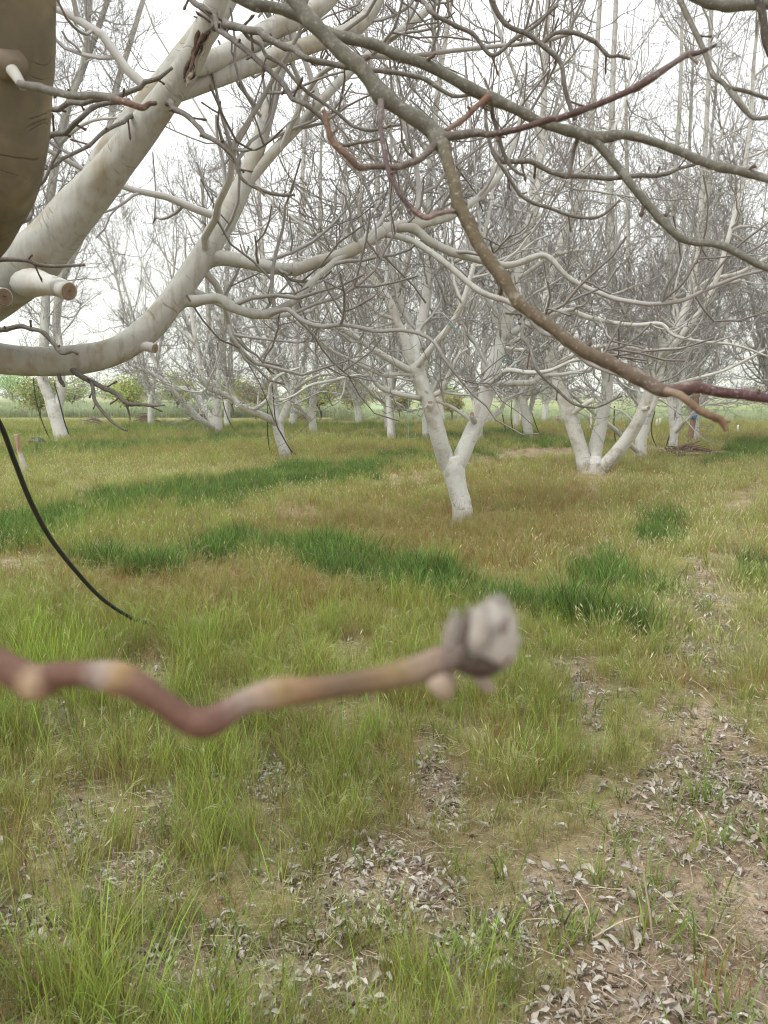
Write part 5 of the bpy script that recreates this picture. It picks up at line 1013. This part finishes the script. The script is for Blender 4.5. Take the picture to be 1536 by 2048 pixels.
r = np.random.default_rng(77)
def cloud(dens_rows):
    """candidate points: rows (y0, y1, per m2), inside a fan a good step wider than the view"""
    out = []
    for y0, y1, dn in dens_rows:
        hw = .62 * y1 + .5; m_ = int(2 * hw * (y1 - y0) * dn); x = (r.random(m_) * 2 - 1) * hw; y = y0 + (y1 - y0) * r.random(m_)
        ok = np.abs(x) < .62 * y + .5; out.append(np.stack([x[ok], y[ok]], -1))
    return np.concatenate(out)
BR_T, BR_B = (.295, .385, .078), (.28, .195, .09)
T = {
 'lush': [tuft(10 + k, 34, .24, .25, .08, .0045, .30, 1.0, (.145, .235, .055), (.105, .145, .04), .35) for k in range(4)],
 'brome': [tuft(20 + k, 30, .26, .28, .06, .0024, .20, .85, BR_T, BR_B, .25, .08, (.40, .41, .20)) for k in range(4)] + [tuft(30 + k, 30, .25, .3, .06, .0030, .2, .7, (.255, .38, .062), (.26, .23, .078), .22, .05, (.40, .41, .20)) for k in range(2)],
 'red': [tuft(40 + k, 34, .15, .25, .08, .0022, .2, .5, (.285, .30, .08), (.38, .165, .085), .25, .08, (.38, .31, .17)) for k in range(4)],
 'straw': [tuft(50 + k, 26, .13, .3, .08, .0024, .3, .6, (.38, .47, .14), (.34, .32, .13), .25, .0, (.52, .46, .28), 1, .3) for k in range(4)],
 'low': [tuft(60 + k, 16, .11, .35, .04, .004, .5, .8, (.17, .29, .055), (.2, .19, .06), .25) for k in range(3)],
}
pts = cloud([(1.0, 3.2, 360), (3.2, 6, 270), (6, 10, 150), (10, 16, 80), (16, 26, 40), (26, 44, 16)])
x, y = pts[:, 0], pts[:, 1]; px, py, zb, zl, zr, zs = zones(x, y); nz = fbm(x * 2.2, y * 2.2, 91, 3); nf_ = fbm(x * 7, y * 7, 95, 2)
u = r.random(len(x))
dist = np.hypot(x, y); grow = np.interp(dist, [1.5, 4, 8, 14, 26, 44], [1, 1, 1.05, 1.2, 1.45, 1.9])
z = height_full(x, y) - .005
clump = lerp(sstep(.34, .56, fbm(x * 5, y * 5, 99, 3)), 1, sstep(3.5, 9, np.hypot(x, y)) * .75)
allow = (1 - zb) ** 1.5 * (.15 + .75 * clump) + .015
ntyp = {}
kind = np.full(len(x), -1)
kind[u < allow] = 1
l_ = r.random(len(x)) < sstep(.2, .55, zl) * .93; rd = r.random(len(x)) < zr * .92; sw = r.random(len(x)) < zs * .8
fg = sstep(1240, 1120, py) if False else 1 - sstep(1130, 1260, py)
kind[(u < allow) & sw] = 3; kind[(u < allow) & rd] = 2; kind[(u < allow + .2) & l_] = 0
mid = (kind == 1) & (r.random(len(x)) < fg * .38); kind[mid] = np.where(r.random(mid.sum()) < .55, 2, 3)
lo = (kind == -1) & (r.random(len(x)) < .16) & (dist < 12); kind[lo] = 4
patch = .72 + .6 * nz
for k, nm, lab in ((0, 'lush', 'dark green lush grass in bands across the orchard floor'), (1, 'brome', 'light green wispy brome grass filling the foreground'), (2, 'red', 'fine reddish olive grass around the forked tree'), (3, 'straw', 'short straw coloured grass with seed spikes'), (4, 'low', 'low green grass sprouts on bare soil')):
    s = kind == k; m_ = int(s.sum()); protos = T[nm]
    sc = grow[s] * patch[s] * (.75 + .5 * r.random(m_)) * (1 + (.35 * zl[s] if k == 0 else 0)) * (lerp(.55, 1.0, sstep(.05, .5, 1 - zb[s])) if k == 1 else 1)
    if k == 1: sc = sc * np.interp(px[s], [-200, 300, 620, 850, 1200], [.78, .78, .68, .58, .52])
    if k == 0: sc = sc * np.interp(dist[s], [5, 10, 20], [.70, .55, .45]) * (.7 + .6 * fbm(x[s] * 1.9, y[s] * 1.9, 181, 2))
    rot = np.stack([r.normal(size=m_) * .08, r.normal(size=m_) * .08 + .05, r.random(m_) * 6.28], -1)
    idx = r.integers(0, len(protos), m_)
    if k == 1:
        lime = np.maximum.reduce([ell(px[s], py[s], a_, b_, c_, d_) for a_, b_, c_, d_ in ((440, 1560, 110, 110), (130, 1480, 110, 60), (690, 1460, 90, 50), (1240, 1440, 50, 80), (1130, 1440, 70, 50), (560, 1230, 120, 30), (820, 1215, 150, 26), (1060, 1560, 110, 60), (1180, 1750, 50, 70), (330, 1750, 120, 60), (850, 1900, 110, 60), (560, 1800, 60, 60), (980, 1990, 120, 70), (160, 2000, 110, 80), (1310, 1080, 60, 30), (420, 1330, 110, 40))])
        idx = np.where(r.random(m_) < np.maximum(lime * .9, sstep(.5, .62, fbm(x[s] * 1.6, y[s] * 1.6, 97, 3)) * .7), r.integers(4, 6, m_), r.integers(0, 4, m_))
        sc = sc * (1 + .22 * lime)
    scatter(nm + '_grass', lab, protos, np.stack([x[s], y[s], z[s]], -1), rot, sc, idx)
# crop strip beyond the orchard at left
pts = np.concatenate([np.stack([-60 + 58 * r.random(9000), 56 + 40 * r.random(9000) ** 1.5], -1), np.stack([-3 + 50 * r.random(3500), 48 + 30 * r.random(3500)], -1)])
ok = np.abs(pts[:, 0]) < .65 * pts[:, 1]; pts = pts[ok]; m_ = len(pts)
CR = [tuft(70 + k, 40, .5, .2, .35, .02, .2, .5, (.40, .46, .28), (.33, .38, .22), .2) for k in range(3)]
sc = np.where(pts[:, 0] < -2, 1.25, .5) * (.7 + .6 * r.random(m_))
scatter('cereal_crop', 'pale blue-green field crop beyond the orchard', CR, np.concatenate([pts, np.zeros((m_, 1))], 1), np.stack([np.zeros(m_), np.zeros(m_), r.random(m_) * 6.28], -1), sc, r.integers(0, 3, m_))
# dead leaves, straw and clods on the lean ground
pts = cloud([(1.0, 3.2, 3600), (3.2, 6, 1600), (6, 10, 240), (10, 20, 50)]); x, y = pts.T; px, py, zb, *_ = zones(x, y)
cl = fbm(x * 3.2, y * 3.2, 131, 3); soilz = sstep(1000, 1450, px) * sstep(1480, 1700, py) * sstep(.40, .54, fbm(x * 1.7, y * 1.7, 133, 3))
pr = (.10 + .90 * sstep(.2, .75, zb)) * (.45 + .55 * sstep(.36, .56, cl)) * (1 - .6 * soilz)
s = r.random(len(x)) < pr; x, y, m_ = x[s], y[s], int(s.sum())
LV = [dead_leaf(500 + k) for k in range(21)]
scatter('fallen_leaves', 'curled grey dry walnut leaves littering the ground', LV, np.stack([x, y, height_full(x, y) + .004 + .012 * r.random(m_)], -1), np.stack([r.normal(size=m_) * .38, r.normal(size=m_) * .38, r.random(m_) * 6.28], -1), (.20 + .58 * r.random(m_) ** 1.9), r.integers(0, 21, m_))
pts = cloud([(1.0, 3.2, 260), (3.2, 6, 150), (6, 11, 70), (11, 20, 20)]); x, y = pts.T; _, _, zb, _, _, zs = zones(x, y); s = r.random(len(x)) < (.15 + .6 * np.maximum(zb, zs)); x, y, m_ = x[s], y[s], int(s.sum())
scatter('straw_litter', 'fine dry straw strewn on the ground', [straw_bits(600 + k) for k in range(5)], np.stack([x, y, height_full(x, y) + .004], -1), np.stack([r.normal(size=m_) * .1, r.normal(size=m_) * .1, r.random(m_) * 6.28], -1), .7 + .8 * r.random(m_), r.integers(0, 5, m_))
pts = cloud([(1.0, 4, 900), (4, 9, 160)]); x, y = pts.T; px, py, zb, *_ = zones(x, y); s = r.random(len(x)) < zb * sstep(850, 1200, px) * .9; x, y, m_ = x[s], y[s], int(s.sum())
scatter('soil_clods', 'small clods of dry brown soil', [clod(700 + k) for k in range(4)], np.stack([x, y, height_full(x, y) + .002], -1), np.stack([r.normal(size=m_) * .6, r.normal(size=m_) * .6, r.random(m_) * 6.28], -1), .10 + .65 * r.random(m_) ** 3, r.integers(0, 4, m_))

# ------------------------------------------------------------------ haze: one closed box of thin even air round the whole plain
hm = bpy.data.materials.new('haze_air'); hm.use_nodes = True; hn = hm.node_tree; hn.nodes.clear()
pv = hn.nodes.new('ShaderNodeVolumePrincipled'); pv.inputs['Color'].default_value = (.99, .995, 1.0, 1); pv.inputs['Density'].default_value = 8e-4; pv.inputs['Anisotropy'].default_value = .1
ho_ = hn.nodes.new('ShaderNodeOutputMaterial'); hn.links.new(pv.outputs[0], ho_.inputs['Volume'])
mb = MB(); A_, Z0, Z1 = 5400., -4., 190.
mb.verts([(sx * A_, sy * A_, z) for z in (Z0, Z1) for sx, sy in ((-1, -1), (1, -1), (1, 1), (-1, 1))], (1, 1, 1))
mb.quads([[3, 2, 1, 0], [4, 5, 6, 7], [0, 1, 5, 4], [1, 2, 6, 5], [2, 3, 7, 6], [3, 0, 4, 7]])
tag(mb.build('haze', hm), kind='stuff', label='thin pale haze over the whole plain')
